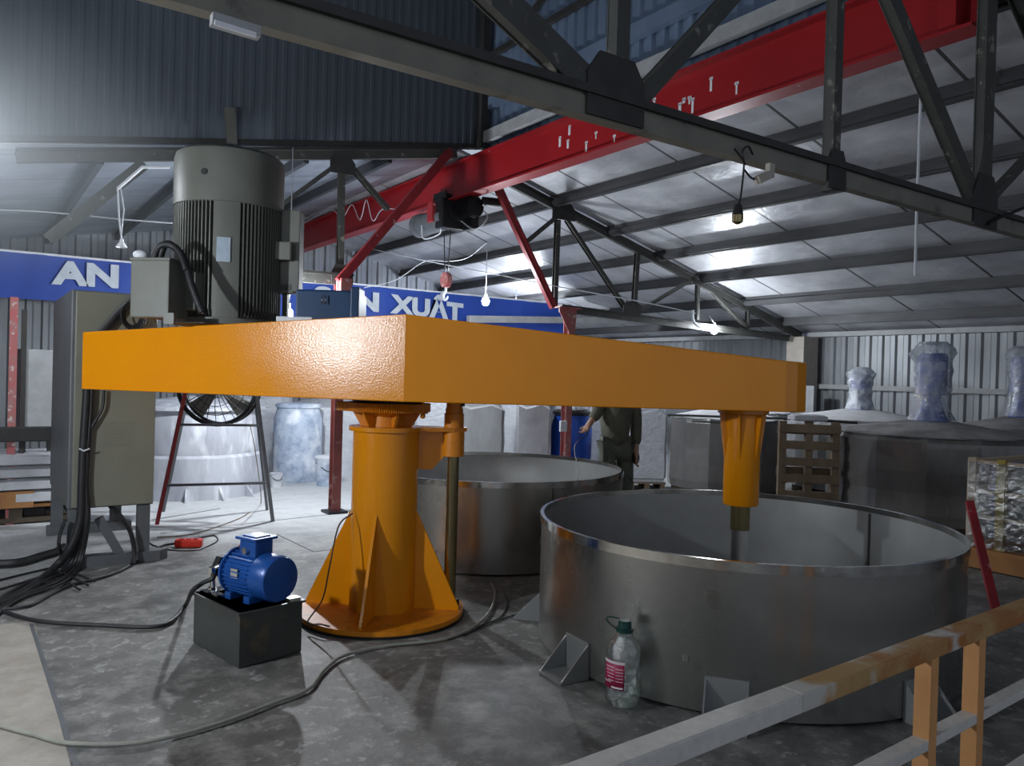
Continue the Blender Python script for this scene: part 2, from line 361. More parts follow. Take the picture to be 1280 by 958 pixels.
# ------------------------------------------------------------------ setting
RX0, RXW, RZE, RS = 4.75, 10.8, 2.2, .26          # low roof: from X to wall, eave height, slope
def rz_right(x): return RZE + RS * (RXW - x)
def rz_left(x): return 3.86 - .18 * (4.4 - x)
YB = 13.2; YT = 7.45; ZH = 6.6; XL = -5.5; YF = -4.0
struct('floor', MB().box((3, 4.6, -.1), (17.6, 17.6, .2)), 'floor')
def corrug(a, b, z0a, z1a, z0b, z1b, pitch=.17, dep=.025, nrm=(0, 1, 0), th=.004):
    """trapezoid sheet from a to b (xy)"""
    mb = MB(); a = Vector((*a, 0)); b = Vector((*b, 0)); Lh = (b - a).length; u = (b - a).normalized(); nr = Vector(nrm)
    n = int(Lh / pitch); pr = [(0, 0), (.42, 0), (.55, 1), (.87, 1)]; pts = []
    for i in range(n):
        for (p, h) in pr: pts.append(((i + p) * Lh / n, h * dep))
    pts.append((Lh, 0)); vs = []
    for sgn in (0, 1):
        for (s_, h) in pts:
            t = s_ / Lh; q = a + u*s_ + nr*(h - sgn*th)
            vs.append(Vector((q.x, q.y, z0a + (z0b-z0a)*t))); vs.append(Vector((q.x, q.y, z1a + (z1b-z1a)*t)))
    k = len(pts); fs = []
    for i in range(k-1):
        fs.append((2*i, 2*i+2, 2*i+3, 2*i+1)); o = 2*k; fs.append((o+2*i, o+2*i+1, o+2*i+3, o+2*i+2))
        fs.append((2*i, o+2*i, o+2*i+2, 2*i+2)); fs.append((2*i+1, 2*i+3, o+2*i+3, o+2*i+1))
    mb.add(vs, fs); return mb
struct('wall_right', corrug((RXW, YF), (RXW, YB), 0, RZE, 0, RZE, .19, .03, (-1, 0, 0)), 'wallr')
bw = corrug((XL, YB), (4.4, YB), 0, rz_left(XL), 0, 3.86, .2, .03, (0, -1, 0))
bw2 = corrug((4.4, YB), (RXW, YB), 0, 3.86, 0, RZE, .2, .03, (0, -1, 0)); bw.add(bw2.v, bw2.f)
struct('wall_back', bw, 'wallr')
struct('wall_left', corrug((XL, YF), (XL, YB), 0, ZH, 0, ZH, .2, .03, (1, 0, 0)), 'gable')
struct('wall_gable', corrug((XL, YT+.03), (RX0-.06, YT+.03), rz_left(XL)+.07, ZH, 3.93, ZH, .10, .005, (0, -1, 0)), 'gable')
struct('wall_clerestory', corrug((RX0, YF), (RX0, YT+.06), 3.80, ZH, 3.80, ZH, .15, .028, (-1, 0, 0)), 'walll')
def slab(x0, x1, y0, y1, z0, z1, t, m, nm):
    vs = [(x0,y0,z0),(x1,y0,z1),(x1,y1,z1),(x0,y1,z0)]; vs += [(a, b, c+t) for a, b, c in vs]
    return struct(nm, MB().add(vs, [(0,3,2,1),(4,5,6,7),(0,1,5,4),(1,2,6,5),(2,3,7,6),(3,0,4,7)]), m)
slab(RX0, RXW+.1, YF, YB, rz_right(RX0), rz_right(RXW+.1), .04, 'foil', 'ceiling')
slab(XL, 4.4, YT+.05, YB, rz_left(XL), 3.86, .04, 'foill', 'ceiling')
slab(4.4, RX0, YT+.05, YB, 3.86, rz_right(RX0), .04, 'foil', 'ceiling')
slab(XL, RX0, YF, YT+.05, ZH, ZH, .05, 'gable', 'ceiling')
# girts, flashings and bands of the sheeting
struct('trim_1', MB().box((RXW-.06, 4.6, 1.375), (.05, 17.2, .07)), 'pvc')
struct('trim_2', MB().box((RXW-.10, 4.6, RZE-.035), (.12, 17.2, .07)), 'pvc')
struct('trim_3', MB().box((RX0-.07, (YF+YT)/2, 4.40), (.07, YT-YF-.1, .13)), 'walll')
struct('trim_4', MB().box((RX0-.06, (YF+YT)/2, 4.94), (.05, YT-YF-.1, .06)), 'trussd')
struct('trim_5', MB().box((RX0-.12, (YF+YT)/2, 4.02), (.06, YT-YF-.1, .12)), 'pvc')
struct('trim_6', MB().bar((XL, YT-.03, rz_left(XL)+.09), (RX0-.1, YT-.03, 3.95), .04, .05), 'trussd')
struct('trim_7', MB().box((RXW-.06, 2.9, 1.1), (.06, .18, 2.15)), 'trussd')
# slanted braces on the clerestory wall
struct('trim_8', MB().bar((RX0-.07, 6.9, 5.0), (RX0-.07, 3.4, 6.4), .04, .06).bar((RX0-.07, 7.3, 5.9), (RX0-.07, 5.6, 4.98), .04, .06), 'trussd')

# purlins of the low roof
PX = [4.88, 5.64, 6.54, 7.38, 8.22, 9.15, 10.05]
for i, x in enumerate(PX):
    z = rz_right(x) - .065
    p = MB()
    p.bar((x, YF+.05, z), (x, YB-.05, z), .012, .12, (1, 0, 0)).bar((x+.03, YF+.05, z-.055), (x+.03, YB-.05, z-.055), .06, .012, (1, 0, 0)).bar((x+.03, YF+.05, z+.055), (x+.03, YB-.05, z+.055), .06, .012, (1, 0, 0)).bar((x+.058, YF+.05, z-.045), (x+.058, YB-.05, z-.045), .008, .03, (1, 0, 0))
    p.box((x-.03, (YF+YB)/2, z-.02), (.012, YB-YF-.1, .05))
    struct('trim_%d' % (10+i), p, 'purlin')
for i, x in enumerate([3.6, 2.7, 1.8, .9, 0, -.9]):
    z = rz_left(x) - .06
    struct('trim_%d' % (20+i), MB().bar((x, YT+.1, z), (x, YB-.05, z), .05, .10, (1, 0, 0)), 'purlin')

# ------------------------------------------------------------------ trusses
def truss(label, y, members, gussets, chords, hb, cm='truss'):
    t = thing('roof_truss', label, 'roof truss', (4.4, y, hb))
    for (a, b, w) in chords:
        A = Vector((a[0], y, a[1])); B = Vector((b[0], y, b[1]))
        MB().bar(A, B, .05, w, (0, 1, 0)).build('chord', cm, t)
        MB().bar(A+Vector((0,0,w*.5+.014)), B+Vector((0,0,w*.5+.014)), .09, .028, (0, 1, 0)).build('chord_flange', 'trussd', t)
    for (a, b, w) in members:
        A = Vector((a[0], y, a[1])); B = Vector((b[0], y, b[1]))
        u = (B-A).normalized(); sd = Vector((0, 1, 0)); v = u.cross(sd)
        MB().bar(A, B, .045, w*.22, (0, 1, 0)).bar(A+sd*.0+v*(w*.4), B+v*(w*.4), .045, .008, (0, 1, 0)).bar(A+sd*.024, B+sd*.024, .006, w, (0, 1, 0)).bar(A-sd*.024, B-sd*.024, .006, w, (0, 1, 0)).build('web_member', 'truss', t)
    for (x, z, w, h) in gussets:
        MB().plate([(x-w/2, y-.03, z-h*.45), (x+w/2, y-.03, z-h*.45), (x+w/2, y-.03, z+h*.2), (x+w*.3, y-.03, z+h*.55), (x-w*.3, y-.03, z+h*.55), (x-w/2, y-.03, z+h*.2)], .012, (0, 1, 0)).build('gusset_plate', 'trussd', t)
    return t
YN = 2.05; YFt = 7.4
cb = 2.30
def tl(x): return 3.84 - .18*(4.43-x) if x < 4.43 else 3.80 - .26*(x-4.43)
near_m = [((1.83, cb), (1.83, tl(1.83)), .06), ((3.09, cb-.05), (3.09, tl(3.09)), .055), ((4.46, cb), (4.46, 3.8), .11),
          ((1.70, cb+.08), (.30, 3.08), .10), ((1.92, cb+.08), (3.05, 3.58), .06), ((4.36, cb+.12), (3.12, 3.58), .085),
          ((4.56, 3.76), (6.4, 2.42), .075), ((4.52, cb+.12), (5.9, 3.36), .04), ((.3, cb), (.3, tl(.3)), .05), ((.2, 3.05), (-1.1, cb+.1), .06)]
near_g = [(1.80, cb+.08, .26, .22), (3.09, cb+.03, .13, .17), (4.44, cb+.09, .26, .28), (.3, 3.08, .2, .16), (3.09, 3.58, .22, .18)]
truss('large dark roof truss crossing overhead nearest the camera', YN, near_m, near_g,
      [((-5.4, cb+.012), (8.6, cb+.012), .074), ((-5.4, tl(-5.4)), (4.43, 3.84), .07), ((4.43, 3.80), (8.9, tl(8.9)), .07)], cb, 'chordp')
fb = 2.27
def gx(px, py): p = OY(px, py, YFt); return (p.x, p.z)
far_m = [(gx(697, 275), gx(693, 383), .06), (gx(708, 275), gx(783, 388), .05), (gx(700, 268), gx(655, 305), .04), (gx(797, 312), gx(792, 388), .06),
         (gx(800, 388), gx(868, 348), .04), (gx(872, 352), gx(871, 400), .045), (gx(882, 356), gx(934, 411), .05), (gx(935, 378), gx(934, 411), .05),
         (gx(427, 205), gx(425, 350), .06), (gx(440, 210), gx(485, 262), .05), (gx(415, 210), gx(350, 258), .04),
         (gx(180, 205), gx(60, 300), .10), (gx(265, 205), gx(330, 330), .05)]
far_g = [(*gx(703, 266), .34, .20), (*gx(427, 208), .26, .18), (*gx(788, 386), .30, .16), (*gx(871, 350), .2, .14), (*gx(425, 345), .2, .2)]
ct = thing
truss('grey roof truss farther back above the blue banner', YFt, far_m, far_g,
      [(gx(570, 193), gx(20, 197), .085), (gx(605, 212), gx(1000, 421), .075), (gx(700, 387), gx(985, 424), .065), (gx(375, 347), gx(440, 352), .09)], fb)

# post in the corner of gable and clerestory
tag(MB().bar((4.62, 7.36, 3.9), (4.62, 7.36, 6.55), .10, .10, (1, 0, 0)).build('corner_post', 'trussd'), 'dark steel post rising between dark gable sheets and ribbed wall', 'post')
tag(MB().bar(OY(287, 135, YT-.06), OY(290, 180, YT-.06), .09, .03, (1, 0, 0)).build('sheet_bracket', 'greypaint'), 'small grey upright bracket on dark gable sheet above motor', 'bracket')

# ------------------------------------------------------------------ crane beam
bx = 4.55; bz0 = 3.40; bz1 = 3.80; y0b = YN+.08; y1b = YB-.1
t = thing('crane_beam', 'long red steel crane beam with white paint runs under the roof', 'crane beam', (bx, 7, bz0))
MB().box((bx, (y0b+y1b)/2, (bz0+bz1)/2), (.014, y1b-y0b, bz1-bz0-.03)).build('web', 'red', t)
MB().box((bx, (y0b+y1b)/2, bz0), (.17, y1b-y0b, .018)).build('bottom_flange', 'red', t)
MB().box((bx, (y0b+y1b)/2, bz1-.01), (.17, y1b-y0b, .018)).build('top_flange', 'red', t)
random.seed(3)
dr = MB()
for (px, py) in [(806,128),(812,130),(820,134),(855,124),(862,122),(866,124),(889,98),(921,104),(712,158),(710,176),(768,170),(733,178),(745,166),(818,124),(850,130),(700,172)]:
    p = OX(px, py, bx-.0095); hh = random.uniform(.03, .11)
    dr.box((bx-.0095, p.y, p.z-hh/2), (.003, random.uniform(.012, .03), hh)); dr.box((bx-.0095, p.y, p.z), (.003, .035, .02))
dr.build('paint_drip', 'white', t)['label'] = 'white paint runs'
MB().box((bx-.02, YN+.2, 3.62), (.2, .1, .42)).build('end_stop', 'red', t)

# hoist
hp = OX(560, 262, bx); hy = hp.y
t = thing('electric_hoist', 'dark electric hoist trolley hanging on the red crane beam', 'hoist', (bx, hy, bz0-.45))
z = bz0
MB().cyl((bx-.05, hy-.10, z-.20), (bx-.05, hy+.55, z-.20), .13, n=28).cyl((bx-.05, hy+.50, z-.20), (bx-.05, hy+.60, z-.20), .145, n=28).build('rope_drum', 'greyside', t)
g = MB().cyl((bx+.05, hy-.52, z-.12), (bx+.05, hy-.08, z-.12), .11, n=24)
for k in range(10): g.cyl((bx+.05, hy-.50+k*.04, z-.12), (bx+.05, hy-.49+k*.04, z-.12), .125, n=24)
g.build('hoist_motor', 'blackm', t)
MB().bb((bx, hy-.08, z-.16), (.34, .16, .34), bev=.02).build('gearbox', 'blackm', t)
MB().bb((bx+.13, hy-.3, z-.25), (.1, .2, .2), bev=.02).build('resistor_box', 'blackm', t)
MB().cyl((bx+.12, hy-.55, z-.06), (bx+.34, hy-.62, z-.06), .05).build('travel_motor', 'blackm', t)
MB().bb((bx-.17, hy+.06, z-.13), (.08, .12, .23), bev=.01).build('control_box', 'redbrace', t)
for s in (-1, 1):
    q = MB().plate([(bx+s*.11, hy-.15, z-.25), (bx+s*.11, hy+.15, z-.25), (bx+s*.11, hy+.15, z+.10), (bx+s*.11, hy-.15, z+.10)], .012, (1, 0, 0))
    q.build('side_plate', 'blackm', t)
    for e in (-.1, .1): MB().cyl((bx+s*.03, hy+e, z+.045), (bx+s*.10, hy+e, z+.045), .035, n=20).build('trolley_wheel', 'blackm', t)
MB().tube(smooth_path([(bx-.18, hy+.3, z-.25), (bx-.2, hy+.2, z-.42), (bx-.1, hy+.02, z-.38), (bx-.12, hy-.05, z-.3)]), .008).build('control_wire', 'wire', t)
MB().tube(smooth_path([(bx+.2, hy-.4, z-.1), (bx+.15, hy-.62, z-.25), (bx+.1, hy-.45, z-.36), (bx, hy-.3, z-.26)]), .008).build('control_wire', 'wire', t)
hk = OX(558, 350, bx)
for s in (-.08, .08): MB().cyl((bx, hy+s, z-.28), (bx, hy+s*.4, hk.z+.05), .006, n=8).build('rope', 'blackm', t)
MB().cyl((bx-.03, hy, hk.z), (bx+.03, hy, hk.z), .09, n=20).bb((bx, hy, hk.z-.02), (.08, .09, .13), bev=.01).build('hook_block', 'redpale', t)
pts = [(bx, hy, hk.z-.08), (bx, hy, hk.z-.13)] + [(bx, hy + .05*math.sin(a), hk.z-.185-.05*math.cos(a)*-1) for a in [R(q) for q in (0, 40, 80, 120, 160, 200, 240, 265)]]
MB().tube(pts, [.014]*6+[.016, .014, .012, .006], 10).build('hook', 'white', t)
cable('control_wire', 'thin white wire looped against the red crane beam', [OX(375, 282, bx-.12), OX(400, 268, bx-.12), OX(415, 262, bx-.12), OX(428, 272, bx-.12), OX(440, 256, bx-.12), OX(450, 275, bx-.12), OX(458, 250, bx-.12), OX(466, 276, bx-.12), OX(478, 262, bx-.12), OX(500, 262, bx-.12)], .006, 'wire', 'wire')

# ------------------------------------------------------------------ red columns with braces
def column(px, py, topy, label, mname, brace_top, brace_bot, head):
    b = OY(px, 520, YFt-.05); b.z = 0; p = OY(px, topy, YFt-.05)
    t = thing('steel_column', label, 'column', (b.x, b.y, 0))
    H = p.z
    MB().box((b.x, b.y-.045, H/2), (.09, .008, H)).box((b.x, b.y+.045, H/2), (.09, .008, H)).box((b.x, b.y, H/2), (.007, .09, H)).build('shaft', mname, t)
    MB().box((b.x, b.y, .012), (.2, .2, .024)).build('base_plate', 'blackm', t)
    A = OY(*brace_top, YFt-.12); B = OY(*brace_bot, YFt-.12)
    MB().bar(A, B, .06, .085, (0, 1, 0)).bar(A+Vector((.0, -.032, .03)), B+Vector((.0, -.032, .03)), .01, .03, (0, 1, 0)).build('brace', 'redbrace', t)
    if head:
        MB().plate([(b.x-.04, b.y-.06, H-.30), (b.x+.04, b.y-.06, H-.34), (b.x+.06, b.y-.06, H), (b.x-.20, b.y-.06, H), (b.x-.20, b.y-.06, H-.04)], .012, (0, 1, 0)).box((b.x-.06, b.y-.03, H+.005), (.32, .14, .014)).build('head_bracket', 'redpale', t)
    else:
        MB().bb((b.x+.02, b.y-.05, H-.04), (.12, .12, .14), bev=.008).build('head_bracket', 'redpale', t)
    return t
column(421, 640, 352, 'rusty red steel column left of orange pedestal with diagonal brace', 'brown', (562, 190), (424, 352), False)
column(708, 600, 386, 'faded red steel column in front of blue drum with diagonal brace', 'redpale', (622, 234), (692, 384), True)
MB_p = tag(MB().bb(OY(704, 533, YFt-.15), (.10, .03, .13), bev=.01).build('paper_notice', 'white'), 'small white box fixed to red column before blue drum', 'box')

# ------------------------------------------------------------------ banner
YBn = 10.5
bl = OY(-25, 313, YBn); br = OY(716, 381, YBn); hb = .52
zt = OY(300, 342, YBn).z; zb = zt - hb
t = thing('banner', 'long blue banner with bold white capital letters across the hall', 'banner', ((bl.x+br.x)/2, YBn, zb))
cl = MB(); nn = 90; vs = []
for s_ in (0, 1):
    for i in range(nn+1):
        x = bl.x + (br.x-bl.x)*i/nn; w = .012*math.sin(i*.7)+.008*math.sin(i*1.9)
        vs += [(x, YBn+.03+w+s_*.004, zb), (x, YBn+.03+w*.3+s_*.004, zt)]
fs = []
for i in range(nn):
    fs += [(2*i, 2*i+2, 2*i+3, 2*i+1)]; o = 2*(nn+1); fs += [(o+2*i, o+2*i+1, o+2*i+3, o+2*i+2), (2*i, o+2*i, o+2*i+2, 2*i+2), (2*i+1, 2*i+3, o+2*i+3, o+2*i+1)]
cl.add(vs, fs, True).build('cloth', 'banner', t)
MB().bar((bl.x, YBn+.04, zt+.01), (br.x, YBn+.04, zt+.01), .025, .025).build('top_batten', 'white', t)
def word(txt, A, B, height, name, matn, y, parent):
    xa, xb = A.x, B.x
    cu = bpy.data.curves.new('t', 'FONT'); cu.body = txt; cu.size = 1; cu.offset = .05; cu.extrude = .004; cu.resolution_u = 4
    ob = bpy.data.objects.new('t', cu); COL.objects.link(ob)
    bpy.context.view_layer.update()
    dg = bpy.context.evaluated_depsgraph_get(); me = bpy.data.meshes.new_from_object(ob.evaluated_get(dg))
    vs = [v.co.copy() for v in me.vertices]; fs = [tuple(p.vertices) for p in me.polygons]
    bpy.data.objects.remove(ob); bpy.data.curves.remove(cu); bpy.data.meshes.remove(me)
    x0 = min(v.x for v in vs); x1 = max(v.x for v in vs); cap = .727
    mb = MB(); mb.add([Vector((xa + (v.x-x0)/(x1-x0)*(xb-xa), y - (v.z), A.z + (B.z-A.z)*(v.x-x0)/(x1-x0) + v.y/cap*height)) for v in vs], fs)
    o = mb.build(name, matn, parent); return o
pb = lambda px, py: OY(px, py, YBn)
lh = pb(85, 327).z - pb(85, 355).z
word('AN', pb(64, 353.5), pb(148, 359), lh, 'lettering', 'letter', YBn-.012, t)
word('TOÀN', pb(172, 361), pb(322, 375), lh, 'lettering', 'letter', YBn-.012, t)
word('SẢN', pb(392, 381), pb(473, 389), lh, 'lettering', 'letter', YBn-.012, t)
word('XUẤT', pb(487, 390), pb(578, 401), lh, 'lettering', 'letter', YBn-.012, t)
# pale beam right of the banner
tag(MB().bar(OY(585, 399, 9.9), OY(860, 402, 9.9)+Vector((0, 0, 0)), .08, .10, (0, 1, 0)).build('pale_beam', 'pvc'), 'pale horizontal beam right of the banner behind the bulb', 'beam')

# ------------------------------------------------------------------ mixing tanks
def tank(c, Rr, H, label, seams, brackets):
    t = thing('steel_tank', label, 'tank', (c.x, c.y, 0))
    n = 96
    MB().lathe(c, [(Rr, .015), (Rr, H-.01)], n).build('outer_wall', 'steel', t)
    MB().lathe(c, [(Rr-.008, H-.01), (Rr-.008, .03), (.001, .03)], n).build('inner_wall', 'steelin', t)
    MB().lathe(c, [(Rr-.012, H-.03), (Rr-.012, H), (Rr+.008, H), (Rr+.009, H-.042), (Rr, H-.044)], n).build('rim', 'rim', t)
    for a in seams:
        ax = math.cos(a); ay = math.sin(a)
        MB().box((c.x+ax*(Rr+.001), c.y+ay*(Rr+.001), H/2), (.004, .008, H-.08), a).box((c.x+ax*(Rr-.010), c.y+ay*(Rr-.010), H/2), (.004, .012, H-.08), a).build('weld_seam', 'trussd', t)
    for a in brackets:
        u = Vector((math.cos(a), math.sin(a), 0)); v = Vector((-u.y, u.x, 0)); b = c + u*(Rr-.004)
        mb = MB().plate([b+v*-.09+Vector((0,0,.008)), b+v*.09+Vector((0,0,.008)), b+v*.09+u*.16+Vector((0,0,.008)), b-v*.09+u*.16+Vector((0,0,.008))], .012, (0, 0, 1))
        mb.plate([b+v*-.09+u*.006+Vector((0,0,.01)), b+v*.09+u*.006+Vector((0,0,.01)), b+v*.09+u*.006+Vector((0,0,.17)), b-v*.09+u*.006+Vector((0,0,.17))], .008, u)
        for s in (-.085, .085):
            mb.plate([b+v*s+Vector((0,0,.014)), b+v*s+u*.155+Vector((0,0,.014)), b+v*s+Vector((0,0,.17))], .007, v)
        mb.build('foot_bracket', 'steelin', t)
    return t
d2r = 16.49; c1 = W(1.263, 4.267); c2 = W(-.147, 6.52); TR = 1.08; TZ = .66
def ang_px(c, px, far=False):                              # bearing on the tank wall met by image column px
    v = ray(px, 800); dv = Vector((v.x, v.y)).normalized(); o = Vector((-c.x, -c.y))
    B = o.dot(dv); q = B*B - (o.dot(o) - TR*TR); k = -B + (math.sqrt(q) if far else -math.sqrt(q))
    return math.atan2(dv.y*k-c.y, dv.x*k-c.x)
def ang_of(c, px, py):                                      # bearing of a floor point seen from the tank's centre
    p = G(px, py); return math.atan2(p.y-c.y, p.x-c.x)
br1 = [ang_px(c1, 722), ang_px(c1, 910), ang_px(c1, 1150), ang_px(c1, 688)-R(32), R(60)]
tank1 = tank(c1, TR, TZ, 'large open stainless steel tank under the mixing shaft behind clear bottle', [ang_px(c1, 1083, True)], br1)
tank2 = tank(c2, TR, TZ, 'open stainless steel tank farther back behind the oily rod', [ang_px(c2, 686)], [R(150), R(30), R(-10)])
# sticker and dents on the near tank
for (px, py, w, h, nm, mt) in [(889, 750, .045, .075, 'sticker_residue', 'rim'), (857, 823, .025, .03, 'sticker_residue', 'rim')]:
    v = ray(px, py); k = None
    # intersect with tank cylinder
    o = Vector((CO.x-c1.x, CO.y-c1.y)); dv = Vector((v.x, v.y)); A = dv.dot(dv); B = 2*o.dot(dv); Cc = o.dot(o)-(TR+.002)**2
    k = (-B-math.sqrt(B*B-4*A*Cc))/(2*A); p = CO+v*k; a = math.atan2(p.y-c1.y, p.x-c1.x)
    MB().bb(p, (.004, w, h), a, bev=.0015).build(nm, mt, tank1)

# ------------------------------------------------------------------ the mixing machine
pc = W(-.723, 4.56); AB = 1.255
t = mach = thing('dispersing_mixer', 'orange dispersing mixer with long arm on a gusseted pedestal', 'mixing machine', (pc.x, pc.y, 0))
MB().lathe(pc, [(.001, .014), (.474, .014), (.474, .04), (.001, .04)], 72).lathe(pc, [(.44, .0), (.44, .014), (.2, .014)], 72).build('base_plate', 'oranged', t)
MB().lathe(pc, [(.462, .001), (.482, .001), (.482, .013), (.462, .013)], 72).build('base_shadow_ring', 'blackm', t)  # black ring put in for the shadow gap under the base disc
MB().lathe(pc, [(.19, .04), (.19, 1.07)], 56).build('column', 'orange', t)
tocam = math.atan2(-pc.y, -pc.x)
for a in (tocam - R(14), tocam - R(104), tocam + R(76), tocam + R(166)):
    u = Vector((math.cos(a), math.sin(a), 0)); v = Vector((-u.y, u.x, 0))
    MB().plate([pc+u*.17+Vector((0,0,.04)), pc+u*.452+Vector((0,0,.04)), pc+u*.452+Vector((0,0,.06)), pc+u*.195+Vector((0,0,.60)), pc+u*.17+Vector((0,0,.60))], .016, v).build('gusset', 'orange', t)
MB().lathe(pc, [(.001, 1.065), (.215, 1.065), (.215, 1.09), (.001, 1.09)], 56).build('column_flange', 'orange', t)
# clamp plate from the column to the guide cylinder
gc = W(-.335, 4.62)                                            # guide rod position
u = (gc-pc).normalized(); v = Vector((-u.y, u.x, 0))
MB().plate([pc+v*.13+Vector((0,0,1.078)), pc-v*.13+Vector((0,0,1.078)), gc-v*.07+Vector((0,0,1.078)), gc+u*.075-v*.03+Vector((0,0,1.078)), gc+u*.075+v*.03+Vector((0,0,1.078)), gc+v*.07+Vector((0,0,1.078))], .022, (0, 0, 1)).build('guide_plate', 'oranged', t)
w0 = pc+u*.19; w1 = gc-u*.05
MB().plate([w0+Vector((0,0,1.066)), w1+Vector((0,0,1.066)), w1+Vector((0,0,.92)), w0+u*.08+Vector((0,0,.84)), w0+Vector((0,0,.84))], .014, v).build('guide_web', 'orange', t)
MB().lathe(pc, [(.11, 1.09), (.11, 1.15), (.16, 1.165), (.232, 1.178), (.24, 1.18)], 56).build('bearing_housing', 'oranged', t)
rg = MB(); n = 120; vs = []
for zz in (1.178, 1.226):
    for i in range(2*n):
        a = 2*math.pi*i/(2*n); rr = .252 if i % 2 else .243; vs.append(pc + Vector((math.cos(a)*rr, math.sin(a)*rr, zz)))
rg.add(vs, [(i, (i+1) % (2*n), 2*n+(i+1) % (2*n), 2*n+i) for i in range(2*n)] + [tuple(range(2*n, 4*n)), tuple(reversed(range(2*n)))])
rg.build('slewing_ring', 'oranged', t)
for k in range(6):
    a = tocam + R(18+60*k); uu = Vector((math.cos(a), math.sin(a), 0)); vv = Vector((-uu.y, uu.x, 0))
    MB().plate([pc+uu*.10+Vector((0,0,1.09)), pc+uu*.15+Vector((0,0,1.09)), pc+uu*.20+Vector((0,0,1.172)), pc+uu*.10+Vector((0,0,1.172))], .014, vv).build('bearing_rib', 'oranged', t)
MB().lathe(pc, [(.20, 1.226), (.20, AB+.005)], 48).build('dark_gap_spacer', 'blackm', t)  # black colour stands for the shaded gap between slewing ring and arm
ls = W(-.955, 4.44, 1.205); MB().bb(ls, (.06, .05, .05), -TH, bev=.006).cyl(ls+Vector((.02,0,0)), ls+Vector((.09, -.02, 0)), .008).build('limit_switch', 'oranged', t)
# guide cylinder and rod
MB().lathe(gc, [(.058, 1.0), (.058, 1.17), (.052, 1.172), (.052, 1.2)], 32).lathe(gc, [(.064, .92), (.064, 1.066)], 32).lathe(gc, [(.0, 1.2), (.047, 1.2), (.047, AB+.01)], 32).lathe(gc, [(0.0, .92), (.064, .92)], 32).build('guide_cylinder', 'oranged', t)
MB().cyl(gc+Vector((0,0,.08)), gc+Vector((0,0,.93)), .036, n=28).build('lift_rod', 'brass', t)
MB().cyl(gc+Vector((0,0,.0)), gc+Vector((0,0,.08)), .06, n=28).build('rod_foot', 'blackm', t)
vl = W(-.50, 4.44, 1.16)
MB().cyl(vl, vl+Vector((0,0,.08)), .008).sphere(vl, .016).cyl(vl+Vector((-.03,0,.02)), vl+Vector((.03,0,.02)), .008).build('grease_valve', 'oranged', t)
bl_ = W(-.27, 4.35, AB-.03); MB().cyl(bl_, bl_+Vector((0,0,.035)), .012).build('bolt', 'blackm', t)
# the arm: a bent box, high in the middle and lower at both ends
S = W(1.263, 4.267)
poly = [(-.544, 3.95, 1.70), (1.405, 4.02, 1.517), (1.47, 4.04, 1.514), (1.535, 4.09, 1.512), (1.555, 4.16, 1.510), (1.545, 4.40, 1.510), (1.48, 4.52, 1.512), (1.38, 4.56, 1.52), (-.62, 5.16, 1.70), (-2.38, 5.10, 1.588), (-2.51, 4.57, 1.588)]
pw = [W(r, d) for r, d, _ in poly]
arm = MB().prism([(p.x, p.y) for p in pw], AB, 0, lambda i: poly[i][2])
armo = arm.build('arm', 'orange', t)
bv = armo.modifiers.new('bevel', 'BEVEL'); bv.width = .006; bv.segments = 2; bv.limit_method = 'ANGLE'; bv.angle_limit = R(25)
# underside flange lip
pb2 = [p for p in pw]
# sleeve, shaft
MB().lathe(S, [(.135, AB-.002), (.135, AB-.022), (.10, AB-.03), (.095, AB-.10), (.095, .745), (.088, .735), (.0, .735)], 48).build('shaft_sleeve', 'orange', t)
for k in range(6):
    a = tocam + R(-95+60*k); uu = Vector((math.cos(a), math.sin(a), 0)); vv = Vector((-uu.y, uu.x, 0))
    MB().plate([S+uu*.09+Vector((0,0,AB-.02)), S+uu*.13+Vector((0,0,AB-.02)), S+uu*.098+Vector((0,0,AB-.26)), S+uu*.09+Vector((0,0,AB-.26))], .012, vv).build('sleeve_rib', 'orange', t)
MB().lathe(S, [(.0, .60), (.052, .60), (.052, .735)], 32).build('seal_housing', 'brass', t)
MB().cyl(S+Vector((0,0,.14)), S+Vector((0,0,.60)), .045, n=24).build('shaft', 'chrome', t)
dk = MB().lathe(S, [(.001, .13), (.2, .13), (.2, .137), (.001, .137)], 40)
for k in range(16):
    a = 2*math.pi*k/16; sgn = 1 if k % 2 else -1
    dk.box(S+Vector((math.cos(a)*.2, math.sin(a)*.2, .134+sgn*.02)), (.05, .006, .04), a+R(70))
dk.build('disperser_disc', 'chrome', t)
# main motor on top of the arm
mc = W(-1.755, 4.80)
def tz(r): return 1.70 + (r+.544)*.057 if r < -.544 else 1.70
mot = MB().lathe(mc, [(.001, 1.655), (.318, 1.655), (.318, 1.69), (.275, 1.70), (.262, 2.40), (.001, 2.40)], 64).build('main_motor', 'greypaint', t)
fin = MB()
for k in range(84):
    a = 2*math.pi*k/84; dd = (a - tocam + math.pi) % (2*math.pi) - math.pi
    if -R(34) < dd < -R(-2) and False: continue
    if R(-4) < dd < R(22): continue
    uu = Vector((math.cos(a), math.sin(a), 0)); vv = Vector((-uu.y, uu.x, 0))
    fin.plate([mc+uu*.258+Vector((0,0,1.69)), mc+uu*.285+Vector((0,0,1.69)), mc+uu*.312+Vector((0,0,1.74)), mc+uu*.312+Vector((0,0,2.38)), mc+uu*.258+Vector((0,0,2.38))], .007, vv)
fin.build('cooling_fins', 'greypaint', mot)
pad = MB()
for a0 in range(-4, 22, 2):
    a = tocam + R(a0+1); uu = Vector((math.cos(a), math.sin(a), 0)); pad.box(mc+uu*.286+Vector((0,0,2.03)), (.05, .0115, .70), a)
pad.build('smooth_panel', 'greypaint', mot)
